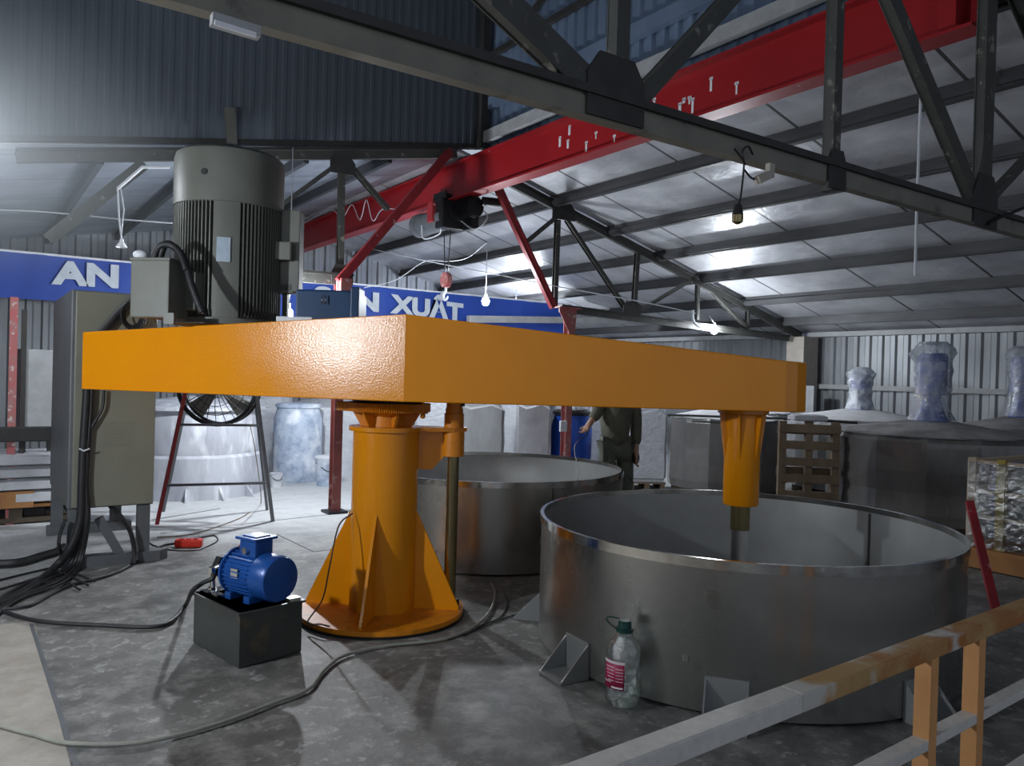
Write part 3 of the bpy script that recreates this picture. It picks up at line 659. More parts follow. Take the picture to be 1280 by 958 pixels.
MB().lathe(mc, [(.30, 2.355), (.318, 2.36), (.318, 2.635), (.31, 2.668), (.28, 2.69), (.001, 2.698)], 64).build('fan_cowl', 'greypaint', mot)
hp_ = mc + Vector((math.cos(tocam-R(15)), math.sin(tocam-R(15)), 0))*.318 + Vector((0, 0, 2.52)); MB().cyl(hp_-Vector((0,0,0)), hp_+Vector((math.cos(tocam-R(15)), math.sin(tocam-R(15)), 0))*.006, .018, n=16).build('eye_bolt_hole', 'black', mot)
a = tocam + R(6); sp = mc + Vector((math.cos(a), math.sin(a), 0))*.314+Vector((0,0,2.08)); MB().box(sp, (.006, .075, .14), a).build('rating_plate', 'label', mot)
# terminal box
tb = W(-1.975, 4.37); tzb = 1.665; tbz = 1.98
rzb = -TH - R(9)
MB().bb((tb.x, tb.y, (tzb+tbz)/2), (.23, .19, tbz-tzb), rzb, bev=.008).bb((tb.x, tb.y, tbz+.004), (.24, .20, .016), rzb, bev=.004).build('terminal_box', 'greypaint', mot)
q = W(-1.87, 4.50, 1.83); MB().bb(q, (.18, .16, .22), rzb, bev=.01).build('terminal_neck', 'greypaint', mot)
MB().tube(smooth_path([W(-2.0, 4.34, 1.99), W(-1.97, 4.34, 2.06), W(-1.90, 4.33, 2.07), W(-1.83, 4.33, 2.0), W(-1.77, 4.30, 1.85), W(-1.70, 4.28, 1.70)]), .020, 10).tube(smooth_path([W(-1.98, 4.36, 1.99), W(-1.93, 4.34, 2.08), W(-1.85, 4.32, 2.03), W(-1.80, 4.30, 1.93)]), .018, 10).build('motor_lead', 'black', mot)
MB().sphere(W(-2.08, 4.36, 2.015), .035, 12, 8, (1.2, 1, .8)).build('glove_rag', 'white', mot)
MB().box(W(-1.86, 4.24, 1.66), (.06, .02, .06), rzb).build('fixing_plate', 'greypaint', mot)
# blue hydraulic cover beside the motor
bc = W(-1.10, 4.74, 0); MB().bb((bc.x, bc.y, 1.775), (.36, .30, .20), -TH, bev=.012).build('drive_cover', 'teal', t)
bc2 = W(-.93, 4.66, 0); MB().bb((bc2.x, bc2.y, 1.785), (.05, .18, .22), -TH, bev=.008).build('cover_flange', 'teal', t)
for (r_) in (-1.12, -1.10): MB().cyl(W(r_, 4.57, 1.79), W(r_, 4.57, 1.84), .004, n=8).build('cover_latch', 'chrome', t)
MB().bb(W(-1.21, 4.35, 1.68), (.20, .06, .03), -TH, bev=.006).build('rag', 'white', t)
# upright grey lift post beside the motor
gp = W(-1.385, 4.86); MB().bb((gp.x, gp.y, 2.13), (.12, .10, .50), -TH, bev=.006).bb(W(-1.41, 4.78, 2.12), (.10, .08, .11), -TH, bev=.006).build('lift_post', 'greypaint', t)
MB().bb(W(-1.42, 4.86, 1.90), (.12, .10, .06), -TH, bev=.006).box(W(-1.42, 4.88, 1.78), (.03, .05, .28), -TH).build('post_bracket', 'greypaint', t)
# hose hanging down the pedestal
MB().tube(smooth_path([W(-.88, 4.42, .60), W(-.93, 4.30, .55), W(-.955, 4.22, .35), W(-.98, 4.18, .18), W(-1.06, 4.19, .05), W(-.98, 4.15, .055), W(-.93, 4.14, .047)]), .0045, 6).build('thin_hose', 'wooddark', t)
# flexible lead under the slewing ring

# ------------------------------------------------------------------ hydraulic power pack
fc = G(302, 836); pk = thing('hydraulic_power_pack', 'dark steel hydraulic tank with blue electric motor bolted on top', 'power pack', (fc.x, fc.y, 0))
la = Vector((-.70, .714)); wa = Vector((.80, .60))
def cr(r, d, z=0): return W(r, d, z)
F0 = Vector((-1.235, 3.64)); LL, WW, HH = .50, .33, .262
LL = .47; uL = Vector((-.73, .683)).normalized(); uW = Vector((.683, .73)).normalized()
def pp(a, b, z): q = F0 + uL*a + uW*b; return W(q.x, q.y, z)       # a along the long side, b along the short
def pbox(mb, a0, a1, b0, b1, z0, z1):
    P = [pp(a0, b0, z0), pp(a1, b0, z0), pp(a1, b1, z0), pp(a0, b1, z0), pp(a0, b0, z1), pp(a1, b0, z1), pp(a1, b1, z1), pp(a0, b1, z1)]
    return mb.add(P, [(0,1,2,3),(4,7,6,5),(0,4,5,1),(1,5,6,2),(2,6,7,3),(3,7,4,0)])
pbox(MB(), 0, LL, 0, WW, .004, HH).build('oil_tank', 'box', pk)
q = pbox(MB(), -.012, LL+.012, -.012, WW+.012, HH-.012, HH); q.build('tank_lid', 'box', pk)
pbox(MB(), .0, .05, .26, .32, HH, HH+.015).build('filler_pad', 'tag', pk)
q = MB(); pbox(q, LL-.10, LL-.02, .02, .14, HH, HH+.012); pbox(q, LL-.2, LL-.14, .02, .06, HH, HH+.02); q.build('valve_plate', 'chrome', pk)
zc = HH + .125
mA = pp(-.02, .20, zc); mB_ = pp(.32, .14, zc); ax = (mB_-mA).normalized()
mo = MB().cyl(mA+ax*.10, mA+ax*.31, .098, n=40).lathe(mA+ax*.31, [(.098, 0), (.118, .004), (.118, .016), (.05, .03), (.0, .03)], 32, axis=ax).build('motor', 'blue', pk)
MB().lathe(mA, [(.0, -.006), (.06, -.004), (.105, .006), (.113, .02), (.113, .115), (.108, .12)], 40, axis=ax).build('fan_cowl', 'blue', mo)
fb_ = MB()
x_, y_, z_ = frame_z(ax)
for k in range(30):
    a_ = 2*math.pi*k/30; dr_ = x_*math.cos(a_)+y_*math.sin(a_)
    fb_.plate([mA+ax*.125+dr_*.095, mA+ax*.305+dr_*.095, mA+ax*.305+dr_*.112, mA+ax*.125+dr_*.112], .005, ax.cross(dr_))
fb_.build('cooling_fins', 'blue', mo)
tcx = mA+ax*.19
rzm = math.atan2(ax.y, ax.x)
MB().bb(tcx+Vector((0,0,.13)), (.12, .11, .09), rzm, bev=.012).build('terminal_box', 'blue', mo)
lid = MB().bb(tcx+Vector((0,0,.18)), (.15, .14, .014), rzm, bev=.004); lid.bb(tcx+Vector((0,0,.189)), (.10, .09, .008), rzm, bev=.003); lid.build('terminal_lid', 'blue', mo)
sd = Vector((ax.y, -ax.x, 0)); sd = sd if sd.dot(-tcx) > 0 else -sd
for sg in (1,):
    MB().cyl(tcx+sd*.054+Vector((0,0,.125)), tcx+sd*.075+Vector((0,0,.125)), .016, n=16).build('cable_gland', 'chrome', mo)
MB().box(mA+ax*.22+sd*.105+Vector((0,0,.015)), (.05, .004, .045), rzm).build('nameplate', 'tag', mo)
for e in (.14, .28): MB().bb(mA+ax*e-Vector((0,0,.105)), (.045, .19, .035), rzm, bev=.005).build('motor_foot', 'blue', mo)
pe = mA+ax*.36
MB().cyl(mA+ax*.33, mA+ax*.43, .045, n=24).cyl(mA+ax*.42, mA+ax*.46, .06, n=6).build('pump', 'blackm', pk)
pv = pp(LL-.07, .06, HH)
MB().tube([pv, pv+Vector((0,0,.10)), pv+Vector((0,0,.115)), (pv+Vector((0,0,.13)))*.8+pe*.2+Vector((0,0,.0)), (pv+Vector((0,0,.13)))*.2+(pe+Vector((0,0,.03)))*.8], .014, 12).cyl(pv, pv+Vector((0,0,.03)), .022, n=6).cyl(pv+Vector((0,0,.09)), pv+Vector((0,0,.13)), .021, n=6).build('pressure_pipe', 'chrome', pk)
MB().tube(smooth_path([pe+Vector((0,0,.05)), pe+Vector((0,0,.10))-ax*.03, tcx+Vector((0,0,.14))+ax*.09, tcx+Vector((0,0,.13))+ax*.05]), .008, 8).build('motor_lead', 'brown', pk)

# ------------------------------------------------------------------ control cabinet
CYF = 6.07
xl = OY(82, 700, CYF).x; xr = OY(192, 620, CYF).x; zt_ = 1.905; zb_ = .41; dep = 1.35
t = thing('control_cabinet', 'tall olive grey control cabinet on legs behind left end of arm', 'electrical cabinet', ((xl+xr)/2, CYF+dep/2, 0))
MB().bb(((xl+xr)/2, CYF+dep/2, (zt_+zb_)/2), (xr-xl, dep, zt_-zb_), bev=.01).build('body', 'greyside', t)
MB().bb(((xl+xr)/2+.01, CYF-.012, (zt_+zb_)/2), (xr-xl-.03, .024, zt_-zb_-.02), bev=.006).build('door', 'olive', t)
for i, (xx, yy) in enumerate(((xl+.05, CYF+.04), (xr-.06, CYF+.04), (xl+.05, CYF+dep-.05), (xr-.06, CYF+dep-.05))):
    MB().box((xx, yy, zb_/2+.02), (.085, .05, zb_-.02)).build('leg', 'greyside', t)
MB().prism([(xl-.02, CYF-.01), (xr+.05, CYF-.01), (xr+.11, CYF+.04), (xr+.05, CYF+.09), (xl-.02, CYF+.09)], .0, .075).build('foot_rail', 'greyside', t)
MB().prism([(xl-.02, CYF+dep-.10), (xr+.06, CYF+dep-.10), (xr+.06, CYF+dep), (xl-.02, CYF+dep)], .0, .075).build('foot_rail', 'greyside', t)
MB().bar((xl+.20, CYF+.04, .33), (xl+.34, CYF+.04, .06), .05, .06, (0, 1, 0)).build('brace', 'greyside', t)
lo_ = MB()
for k in range(9): lo_.box(((xl+xr)/2+.03, CYF-.026, .84+k*.02), (.18, .004, .006))
lo_.build('vent_louvres', 'olive', t)
# cable bundle down the cabinet
yc = CYF-.07
def cp(px, py, y=None): return OY(px, py, CYF-.07 if y is None else y)
t = thing('cable_bundle', 'thick black cable bundle tied down the front of olive cabinet', 'cable bundle', cp(105, 700))
MB().tube(smooth_path([cp(165, 375), cp(140, 400), cp(112, 440), cp(108, 500), cp(104, 560), cp(102, 610), cp(100, 650), cp(88, 685), G(66, 712, .03), G(30, 740, .02), G(-20, 762, .02)]), .026, 12).build('main_cable', 'black', t)
for k, (dx, r_) in enumerate(((3, .014), (-3, .013), (5, .011), (0, .012))):
    MB().tube(smooth_path([cp(168+dx*.4, 372), cp(148+dx, 392), cp(117+dx, 440), cp(111+dx*.6, 520), cp(106+dx*.5, 600), cp(106+dx, 650), G(92+dx*1.5, 706, .04), G(60+dx*3, 725+dx, .02), G(15+dx, 745+dx*1.2, .015), G(-25, 775+dx*2, .015)]), r_, 8).build('cable', 'black', t)
MB().tube([cp(99, 561, CYF-.115), cp(105, 564, CYF-.12), cp(112, 561, CYF-.115)], .006, 6).build('cable_tie', 'wire', t)
cl_ = cp(160, 395)
for k in range(4):
    MB().tube([cp(165, 395) + Vector((math.cos(a_)*(.05+.01*k), -.03-.012*k, math.sin(a_)*(.07+.01*k))) for a_ in [2*math.pi*j/20 for j in range(20)]], .006, 6, closed=True).build('coil', 'black', t)
MB().tube(smooth_path([cp(130, 488), cp(128, 510), cp(120, 525), cp(112, 538)]), .010, 8).build('loose_lead', 'black', t)
cable('black_cable', 'black cable curving from under the cabinet to its right leg', [OY(135, 630, CYF+.1), OY(150, 645, CYF-.06), OY(163, 665, CYF-.06), OY(168, 690, CYF-.06), G(166, 705, .02)], .016, 'black')
cable('black_cable', 'short black cable hanging left of the cabinet leg', [OY(82, 650, CYF-.05), OY(75, 668, CYF-.06), OY(74, 685, CYF-.06), G(82, 705, .02)], .012, 'black')
cable('black_hose', 'thick black hose lying on the floor left of the cabinet', [G(-30, 706, .03), G(20, 704, .03), G(50, 696, .03), G(70, 690, .03), G(80, 684, .03)], .030, 'black', 'hose')
cable('black_cable', 'long black cable running over the floor to the power pack', [G(-20, 755, .015), G(20, 770, .015), G(60, 778, .015), G(130, 782, .015), G(190, 784, .015), G(215, 776, .015), G(232, 757, .015), D(240, 740, 3.95), D(252, 730, 3.93), D(266, 723, 3.92), pv+Vector((0, 0, .10))], .012, 'black')
cable('black_cable', 'thin black cable along floor past the cabinet foot rail', [G(0, 762, .012), G(35, 758, .012), G(60, 745, .012), G(85, 733, .012), G(120, 724, .012), G(150, 714, .012), G(175, 700, .012), G(188, 695, .012), G(192, 688, .012), G(205, 682, .012), G(218, 680, .025)], .009, 'black')
for i, (a_, b_, nm) in enumerate(((0, 0, 'thin black wire tangled at the cabinet foot, nearest'), (14, -10, 'thin black wire tangled at the cabinet foot, farthest'), (-12, 8, 'thin black wire tangled at the cabinet foot, leftmost'))):
    cable('black_wire', nm, [G(-10, 740+a_, .01), G(30+b_, 728+a_, .01), G(70+b_, 716+a_*.6, .012), G(90+b_, 722+a_*.3, .012), G(110+b_, 732+a_*.4, .012)], .007, 'black', 'wire')
cable('grey_hose', 'long grey hose curving over the floor from lower left to pedestal', [G(-10, 905, .014), G(40, 918, .014), G(90, 930, .014), G(180, 928, .014), G(270, 906, .014), G(340, 880, .014), G(385, 862, .014), G(405, 838, .014), G(430, 820, .014), G(480, 808, .014), G(550, 800, .014), G(590, 785, .014), G(612, 765, .014), G(619, 742, .014), G(614, 730, .014)], .0085, 'hose', 'hose')
cable('thin_wire', 'thin dark wire lying behind the pedestal base', [G(580, 795, .006), G(600, 783, .006), G(625, 772, .006), G(634, 755, .006), G(631, 742, .006)], .004, 'black', 'wire')
cable('thin_wire', 'thin dark wire running from pedestal base under near tank', [G(560, 800, .006), G(600, 786, .006), G(640, 770, .006), G(670, 766, .006)], .004, 'black', 'wire')
# red connector with its wires
pg = G(236, 684, .0); a_ = -TH+R(8)
t = thing('extension_socket', 'small red extension socket lying on the floor beside cabinet', 'socket', pg)
MB().bb(pg+Vector((0,0,.032)), (.20, .075, .06), a_, bev=.015, seg=3).build('socket_body', 'plug', t)
for k in (-.05, 0, .05): MB().bb(pg+Vector((k*math.cos(a_), k*math.sin(a_), .064)), (.035, .04, .006), a_, bev=.002).build('outlet_face', 'redbrace', t)
cable('thin_wire', 'thin grey wire looping on the floor by the red socket', [G(252, 672, .01), G(268, 670, .006), G(272, 676, .006), G(262, 682, .006), G(245, 688, .006), G(215, 688, .006), G(195, 683, .006), G(185, 678, .006)], .005, 'blackm', 'wire')

# ------------------------------------------------------------------ water bottle
bo = G(778, 880); Rb = .078; HB = .355
t = thing('water_bottle', 'large clear plastic water bottle with green cap and crimson label', 'bottle', (bo.x, bo.y, 0))
MB().lathe(bo, [(.0, .014), (.04, .004), (.062, .003), (.074, .018), (.078, .05), (.078, .175), (.075, .195), (.077, .205), (.075, .235), (.060, .27), (.036, .30), (.026, .312), (.024, .325)], 40).build('bottle_body', 'pet', t)
MB().lathe(bo, [(.027, .314), (.038, .314), (.039, .326), (.030, .33), (.028, .355), (.022, .360), (.0, .360)], 32).build('cap', 'capg', t)
tc_ = math.atan2(-bo.y, -bo.x); side = Vector((math.sin(tc_), -math.cos(tc_), 0)); side = -side if side.dot(W(1, 0)) > 0 else side
MB().tube(smooth_path([bo+side*.03+Vector((0,0,.32)), bo+side*.06+Vector((0,0,.34)), bo+side*.078+Vector((0,0,.36)), bo+side*.066+Vector((0,0,.372)), bo+side*.025+Vector((0,0,.368))]), .0035, 8).build('carry_handle', 'capg', t)
lb = MB(); ca = tc_ - R(34); vs = []
for i in range(13):
    a_ = ca - R(38) + R(76)*i/12
    for zz in (.085, .205): vs.append(bo + Vector((math.cos(a_)*.0792, math.sin(a_)*.0792, zz)))
lb.add(vs, [(2*i, 2*i+2, 2*i+3, 2*i+1) for i in range(12)], True)
lo2 = lb.build('label', 'lab', t); sm_ = lo2.modifiers.new('s', 'SOLIDIFY'); sm_.thickness = .0008
pr_ = MB()
def lpatch(a0, a1, z0, z1):
    vs = []
    for i in range(7):
        a_ = ca + R(a0) + R(a1-a0)*i/6
        for zz in (z0, z1): vs.append(bo + Vector((math.cos(a_)*.0802, math.sin(a_)*.0802, zz)))
    pr_.add(vs, [(2*i, 2*i+2, 2*i+3, 2*i+1) for i in range(6)], True)
lpatch(-38, 38, .193, .205)
for k in range(5): lpatch(-30+3*k, 4, .176-k*.014, .179-k*.014); lpatch(10, 34, .172-k*.013, .1745-k*.013)
lpatch(-4, 34, .090, .098); lpatch(-36, -6, .112, .116)
pr_.build('label_print', 'labw', t)

# ------------------------------------------------------------------ railing in front
ZR = .675
g0 = G(697, 958, ZR); g1 = G(1280, 747, ZR); du = (g1-g0).normalized(); dn = Vector((-du.y, du.x, 0))      # far edge of the rail's top face
dn = dn if dn.dot(g0) > 0 else -dn
wr = .062; g0 = g0 - dn*wr/2; g1 = g1 - dn*wr/2
ar = math.atan2(du.y, du.x)
def along(px):                                                # distance along the rail met by image column px
    v = ray(px, 850); q = Vector((v.x, v.y)); M_ = Matrix(((q.x, -du.x), (q.y, -du.y))); k = M_.inverted() @ Vector((g0.x, g0.y)); return k[1]
t = thing('guard_railing', 'steel guard railing with chipped orange paint in the foreground', 'railing', (g0.x+du.x, g0.y+du.y, 0))
def rl(a0, a1, z, w, h, nm, m):
    c = g0 + du*((a0+a1)/2); return MB().bb((c.x, c.y, z-h/2), (a1-a0, w, h), ar, bev=.004, seg=2).build(nm, m, t)
s1 = along(990)
rl(-.9, s1, ZR, wr, .045, 'top_rail', 'rail')
rl(s1, 4.2, ZR, wr, .045, 'top_rail', 'raild')['label'] = 'orange painted rusty stretch of top rail'
rl(-.9, 4.2, .395, .045, .03, 'mid_rail', 'rail'); rl(-.9, 4.2, .125, .045, .03, 'mid_rail', 'rail')
for px in (1158, 1217, 560):
    c = g0 + du*along(px); MB().box((c.x, c.y, (ZR-.045)/2), (.046, .046, ZR-.045), ar).build('post', 'post', t)
c = g0 + du*3.6; MB().box((c.x, c.y, (ZR-.045)/2), (.046, .046, ZR-.045), ar).build('post', 'post', t)

# ------------------------------------------------------------------ lamps
def bulb(pos, top, label, strength, r=.035, holder='white', wirem='wire', group='lit hanging bulbs', lit=True):
    t = thing('hanging_bulb', label, 'light bulb', pos, 0, group)
    MB().sphere(pos, r, 16, 10, (1, 1, 1.15)).build('bulb', bulb_mat('bulb_glow', strength) if lit else 'tag', t)
    MB().cyl(pos+Vector((0,0,r*1.0)), pos+Vector((0,0,r*1.0+.055)), .018, .014, n=14).build('lamp_holder', holder, t)
    MB().tube([pos+Vector((0,0,r+.05)), top], .005, 6).build('flex', wirem, t)
    return t
BA = D(361, 392, 7.4); bulb(BA, Vector((BA.x, BA.y, rz_left(BA.x)-.02)), 'bright bulb shining between grey motor and blue cover', 2700, .04)
BB = D(607, 377, 9.6); bulb(BB, D(609, 305, 9.6), 'bright hanging bulb left of the red brace near the banner end', 900, .045)
BC = OY(893, 413, YFt-.12); bulb(BC, BC+Vector((0, .1, .2)), 'bright bulb under the far truss above the orange arm', 900, .045)
KP = W(-3.0, 2.1, 1.76); bulb(KP, KP+Vector((0, 0, 4.4)), 'bright bulb hanging left of the camera above the floor', 1700, .05)
LP2 = D(-100, 165, 4.9); bulb(LP2, Vector((LP2.x, LP2.y, ZH)), 'bright bulb hanging high at the left beyond the cabinet', 520, .045)
LB = W(-2.6, -.5, 2.55); bulb(LB, Vector((LB.x, LB.y, ZH)), 'bright bulb hanging behind and left of the camera', 410, .05)
# lamps over the rear store, hidden by the arm and the machine
BD = Vector((7.6, 10.9, 2.5)); bulb(BD, Vector((7.6, 10.9, 2.95)), 'bulb hanging over the wrapped stock at the back', 1500, .045)
BE = W(3.6, 7.0, 2.45); bulb(BE, Vector((BE.x, BE.y, rz_right(BE.x)-.03)), 'x', 1, .03, lit=False) if False else None
hb_ = OY(922, 274, YN-.05)
t = thing('hanging_bulb', 'unlit yellowish bulb dangling on a wire from the near truss', 'light bulb', hb_)
MB().sphere(hb_, .020, 14, 8, (1, 1, 1.1)).cyl(hb_-Vector((0,0,.012)), hb_+Vector((0,0,.02)), .021, n=14).build('bulb', 'brass', t)
MB().cyl(hb_+Vector((0,0,.015)), hb_+Vector((0,0,.055)), .022, .014, n=14).build('lamp_holder', 'blackm', t)
tp = OY(930, 206, YN-.05)
MB().tube(smooth_path([hb_+Vector((0,0,.05)), OY(926, 245, YN-.05), OY(930, 206, YN-.05), OY(928, 190, YN-.05), OY(935, 183, YN-.06), OY(941, 193, YN-.05)]), .004, 6).tube(smooth_path([OY(930, 212, YN-.05), OY(940, 223, YN-.06), OY(950, 224, YN-.06), OY(956, 220, YN-.06)]), .004, 6).tube(smooth_path([OY(918, 186, YN-.06), OY(926, 196, YN-.06), OY(932, 206, YN-.06)]), .004, 6).build('flex', 'blackm', t)
MB().bar(OY(946, 226, YN-.07), OY(962, 218, YN-.07), .03, .03).bar(OY(962, 222, YN-.07), OY(963, 205, YN-.07), .03, .022).build('holder_clip', 'concrete', t)
wl = D(152, 308, 6.6)
t = thing('hanging_lamp', 'small white lamp with cone shade hanging at upper left', 'lamp', wl)
MB().lathe(wl, [(.045, -.01), (.042, .0), (.018, .035), (.014, .06), (.0, .06)], 20).build('lamp_shade', 'white', t)
MB().tube([wl+Vector((0,0,.05)), D(149, 275, 6.6), D(147, 235, 6.6)], .007, 6).tube([D(151, 300, 6.6), D(155, 262, 6.6), D(151, 236, 6.6)], .005, 6).build('flex', 'wire', t)
cable('white_conduit', 'white plastic conduit bent beside the grey motor at upper left', [D(147, 236, 6.6), D(178, 209, 6.6), D(212, 209, 6.6)], .014, 'wire', 'conduit', k=1)
cable('white_wire', 'thin white wire sagging across the upper left', [D(-20, 262, 6.9), D(40, 264, 6.9), D(100, 269, 6.9), D(150, 274, 6.9), D(215, 279, 6.9)], .006, 'wire', 'wire')
cable('white_wire', 'long white wire strung across above the banner', [OX(440, 306, 5.2), D(531, 326, 9.3), D(620, 343, 9.3), D(700, 359, 9.3), D(800, 377, 9.3), D(870, 392, 9.3)], .006, 'wire', 'wire', k=2)
cable('white_wire', 'white wire sagging from hoist side to banner top', [D(609, 303, 9.6), D(585, 322, 9.6), D(560, 327, 9.5), D(531, 327, 9.4), D(495, 350, 9.3), D(455, 360, 9.3)], .0045, 'wire', 'wire')
cable('dark_wire', 'dark wire from the hoist to the bulb wire', [D(578, 286, 9.0), D(609, 303, 9.6)], .006, 'blackm', 'wire', k=1)
cable('white_rope', 'white rope hanging straight down from the roof at right', [OY(1159, -110, 2.6), OY(1157, -60, 2.6), OY(1153, 60, 2.6), OY(1149, 180, 2.6), OY(1146, 260, 2.6), OY(1144, 345, 2.6)], .009, 'wire', 'rope', k=2)
cable('black_wire', 'black wire tied along the near truss at the right edge', [OY(1236, 280, YN-.05), OY(1250, 272, YN-.05), OY(1270, 264, YN-.05), OY(1290, 256, YN-.05)], .009, 'blackm', 'wire')
tf = OY(295, 33, YN-.04)
t = thing('lamp_holder_strip', 'peeling pale lamp strip fixed under near truss at upper left', 'lamp fitting', tf)
MB().bar(OY(264, 24, YN-.05), OY(324, 42, YN-.05), .03, .028, (0, 1, 0)).build('strip_body', 'pvc', t)
MB().bar(OY(268, 28, YN-.07), OY(320, 44, YN-.07), .006, .012, (0, 1, 0)).build('strip_edge', 'white', t)
for k in range(3):
    MB().cyl(OY(880+k*0, 395, YFt-.1), OY(868, 402, YFt-.1), .008).build('clip', 'wire', t) if False else None
cable('white_conduit', 'white plastic conduit bent beneath the far truss', [OY(866, 388, YFt-.1), OY(867, 402, YFt-.1), OY(876, 410, YFt-.1), OY(890, 411, YFt-.1)], .016, 'wire', 'conduit', k=3)

# ------------------------------------------------------------------ fan on an A-frame
fcn = D(275, 483, 7.15); fy = -TH
fr = Matrix.Rotation(fy + R(3), 3, 'Z'); fx = fr @ Vector((1, 0, 0)); fn = fr @ Vector((0, 1, 0))
t = thing('industrial_fan', 'large round fan on a rusty A-frame stand behind the arm', 'fan', (fcn.x, fcn.y, 0))
RF = .345
MB().tube([fcn+fx*(RF*math.cos(a_))+Vector((0,0,RF*math.sin(a_)))-fn*.08 for a_ in [2*math.pi*j/48 for j in range(48)]], .020, 10, closed=True).tube([fcn+fx*(RF*math.cos(a_))+Vector((0,0,RF*math.sin(a_)))+fn*.08 for a_ in [2*math.pi*j/48 for j in range(48)]], .014, 8, closed=True).build('fan_ring', 'blackm', t)
for rr in (.10, .18, .26):
    MB().tube([fcn+fx*(rr*math.cos(a_))+Vector((0,0,rr*math.sin(a_)))-fn*(.12) for a_ in [2*math.pi*j/36 for j in range(36)]], .0035, 5, closed=True).build('grille_hoop', 'blackm', t)
gr = MB()
for j in range(24):
    a_ = 2*math.pi*j/24; gr.tube([fcn+fx*(.05*math.cos(a_))+Vector((0,0,.05*math.sin(a_)))-fn*.13, fcn+fx*(.2*math.cos(a_))+Vector((0,0,.2*math.sin(a_)))-fn*.125, fcn+fx*(RF*math.cos(a_))+Vector((0,0,RF*math.sin(a_)))-fn*.08], .0035, 5)
gr.build('grille', 'blackm', t)
MB().cyl(fcn-fn*.10, fcn+fn*.22, .075, n=24).build('fan_motor', 'greypaint', t)
for j in range(4):
    a_ = R(45+90*j); e = fx*math.cos(a_)+Vector((0,0,math.sin(a_))); e2 = fx*-math.sin(a_)+Vector((0,0,math.cos(a_)))
    MB().add([fcn+e*.07-e2*.03-fn*.02, fcn+e*.07+e2*.03+fn*.02, fcn+e*.31+e2*.09+fn*.04, fcn+e*.31-e2*.07-fn*.04, fcn+e*.07-e2*.03-fn*.014, fcn+e*.07+e2*.03+fn*.026, fcn+e*.31+e2*.09+fn*.046, fcn+e*.31-e2*.07-fn*.034], [(0,1,2,3),(7,6,5,4),(0,4,5,1),(1,5,6,2),(2,6,7,3),(3,7,4,0)]).build('fan_blade', 'greypaint', t)
A1 = D(236, 470, 7.0); A2 = D(318, 470, 7.0)
MB().bar(A1, G(196, 656), .03, .03).build('leg', 'redbrace', t); MB().bar(A2, G(341, 652), .028, .028).build('leg', 'greyside', t)
MB().bar(D(240, 470, 7.35), G(204, 640), .025, .025).build('leg', 'greyside', t); MB().bar(D(316, 470, 7.3), G(334, 638), .022, .022).build('leg', 'greyside', t)
MB().bar(D(222, 531, 7.0), D(324, 532, 7.05), .022, .022).build('crossbar', 'greyside', t)
MB().bar(D(207, 607, 6.95), D(333, 604, 7.0), .022, .022).build('crossbar', 'greyside', t)
cable('thin_wire', 'thin wire from fan stand trailing over the pale floor', [D(313, 533, 7.1), D(320, 570, 7.1), G(326, 630, .006), G(310, 642, .006), G(290, 652, .006), G(240, 668, .006), G(196, 672, .006)], .004, 'wood', 'wire')

# ------------------------------------------------------------------ rear stock, left of the column
def tk(px, py_base, dist_d, R_, prof, mats, name, label, cat, group=None, n=48):
    c = W((px-640)/F*dist_d, dist_d); t = thing(name, label, cat, (c.x, c.y, 0), 0, group); return t, c
t, c = tk(240, 0, 8.9, .8, None, None, 'dusty_tank', 'big white dusty round tank behind the fan stand', 'tank')
MB().lathe(c, [(.001, .0), (.80, .0), (.80, .10), (.78, .12)], 56).lathe(c, [(.80, .10), (.80, .44), (.77, .47)], 56).build('base_skirt', 'dusty', t)
MB().lathe(c, [(.75, .46), (.75, .93), (.80, .94), (.80, .97), (.74, .97), (.5, 1.02), (.001, 1.08)], 56).build('tank_body', 'dusty', t)
for k in range(5):
    a_ = math.atan2(-c.y, -c.x) + R(-50+24*k); uu = Vector((math.cos(a_), math.sin(a_), 0)); MB().plate([c+uu*.79, c+uu*.93, c+uu*.79+Vector((0,0,.14))], .02, (-uu.y, uu.x, 0)).build('foot', 'dusty', t)
def drum(px, d, R_, H, m, label, name='plastic_drum', neck=.86, cat='drum', lidm=None, group=None):
    t, c = tk(px, 0, d, R_, None, None, name, label, cat, group)
    MB().lathe(c, [(.001, .0), (R_*.90, .0), (R_*.95, .03), (R_, .14), (R_, H*.55), (R_*.99, H*.80), (R_*.88, H*.92), (R_*neck, H*.95), (R_*neck, H*.97)], 44).build('drum_body', m, t)
    MB().lathe(c, [(R_*.90, H*.945), (R_*.93, H*.95), (R_*.93, H*.985), (R_*.87, H), (.001, H)], 44).build('lid', lidm or m, t)
    return t, c
drum(374, 9.95, .30, .98, 'drum', 'dusty pale blue plastic drum standing behind the red column')
def bucket(px, py, Rr, H, label, m='drum'):
    c = G(px, py); t = thing('plastic_bucket', label, 'bucket', (c.x, c.y, 0))
    MB().lathe(c, [(.001, .0), (Rr*.82, .0), (Rr*.98, H*.85), (Rr, H*.86), (Rr, H)], 32).build('bucket_body', m, t)
    MB().lathe(c, [(Rr*1.05, H*.93), (Rr*1.05, H*1.0), (Rr*.95, H*1.01), (.001, H*1.01)], 32).build('lid', 'white' if m != 'white' else 'dusty', t)
    MB().tube(smooth_path([c+Vector((-Rr, 0, H*.8)), c+Vector((-Rr*.4, -Rr*1.0, H*.55)), c+Vector((Rr*.4, -Rr*1.0, H*.55)), c+Vector((Rr, 0, H*.8))]), .005, 6).build('handle', 'blackm', t)
bucket(407, 607, .135, .36, 'pale blue lidded bucket standing right of the dusty drum')
bucket(345, 609, .075, .17, 'small white tub between the round tank and dusty drum', 'white')
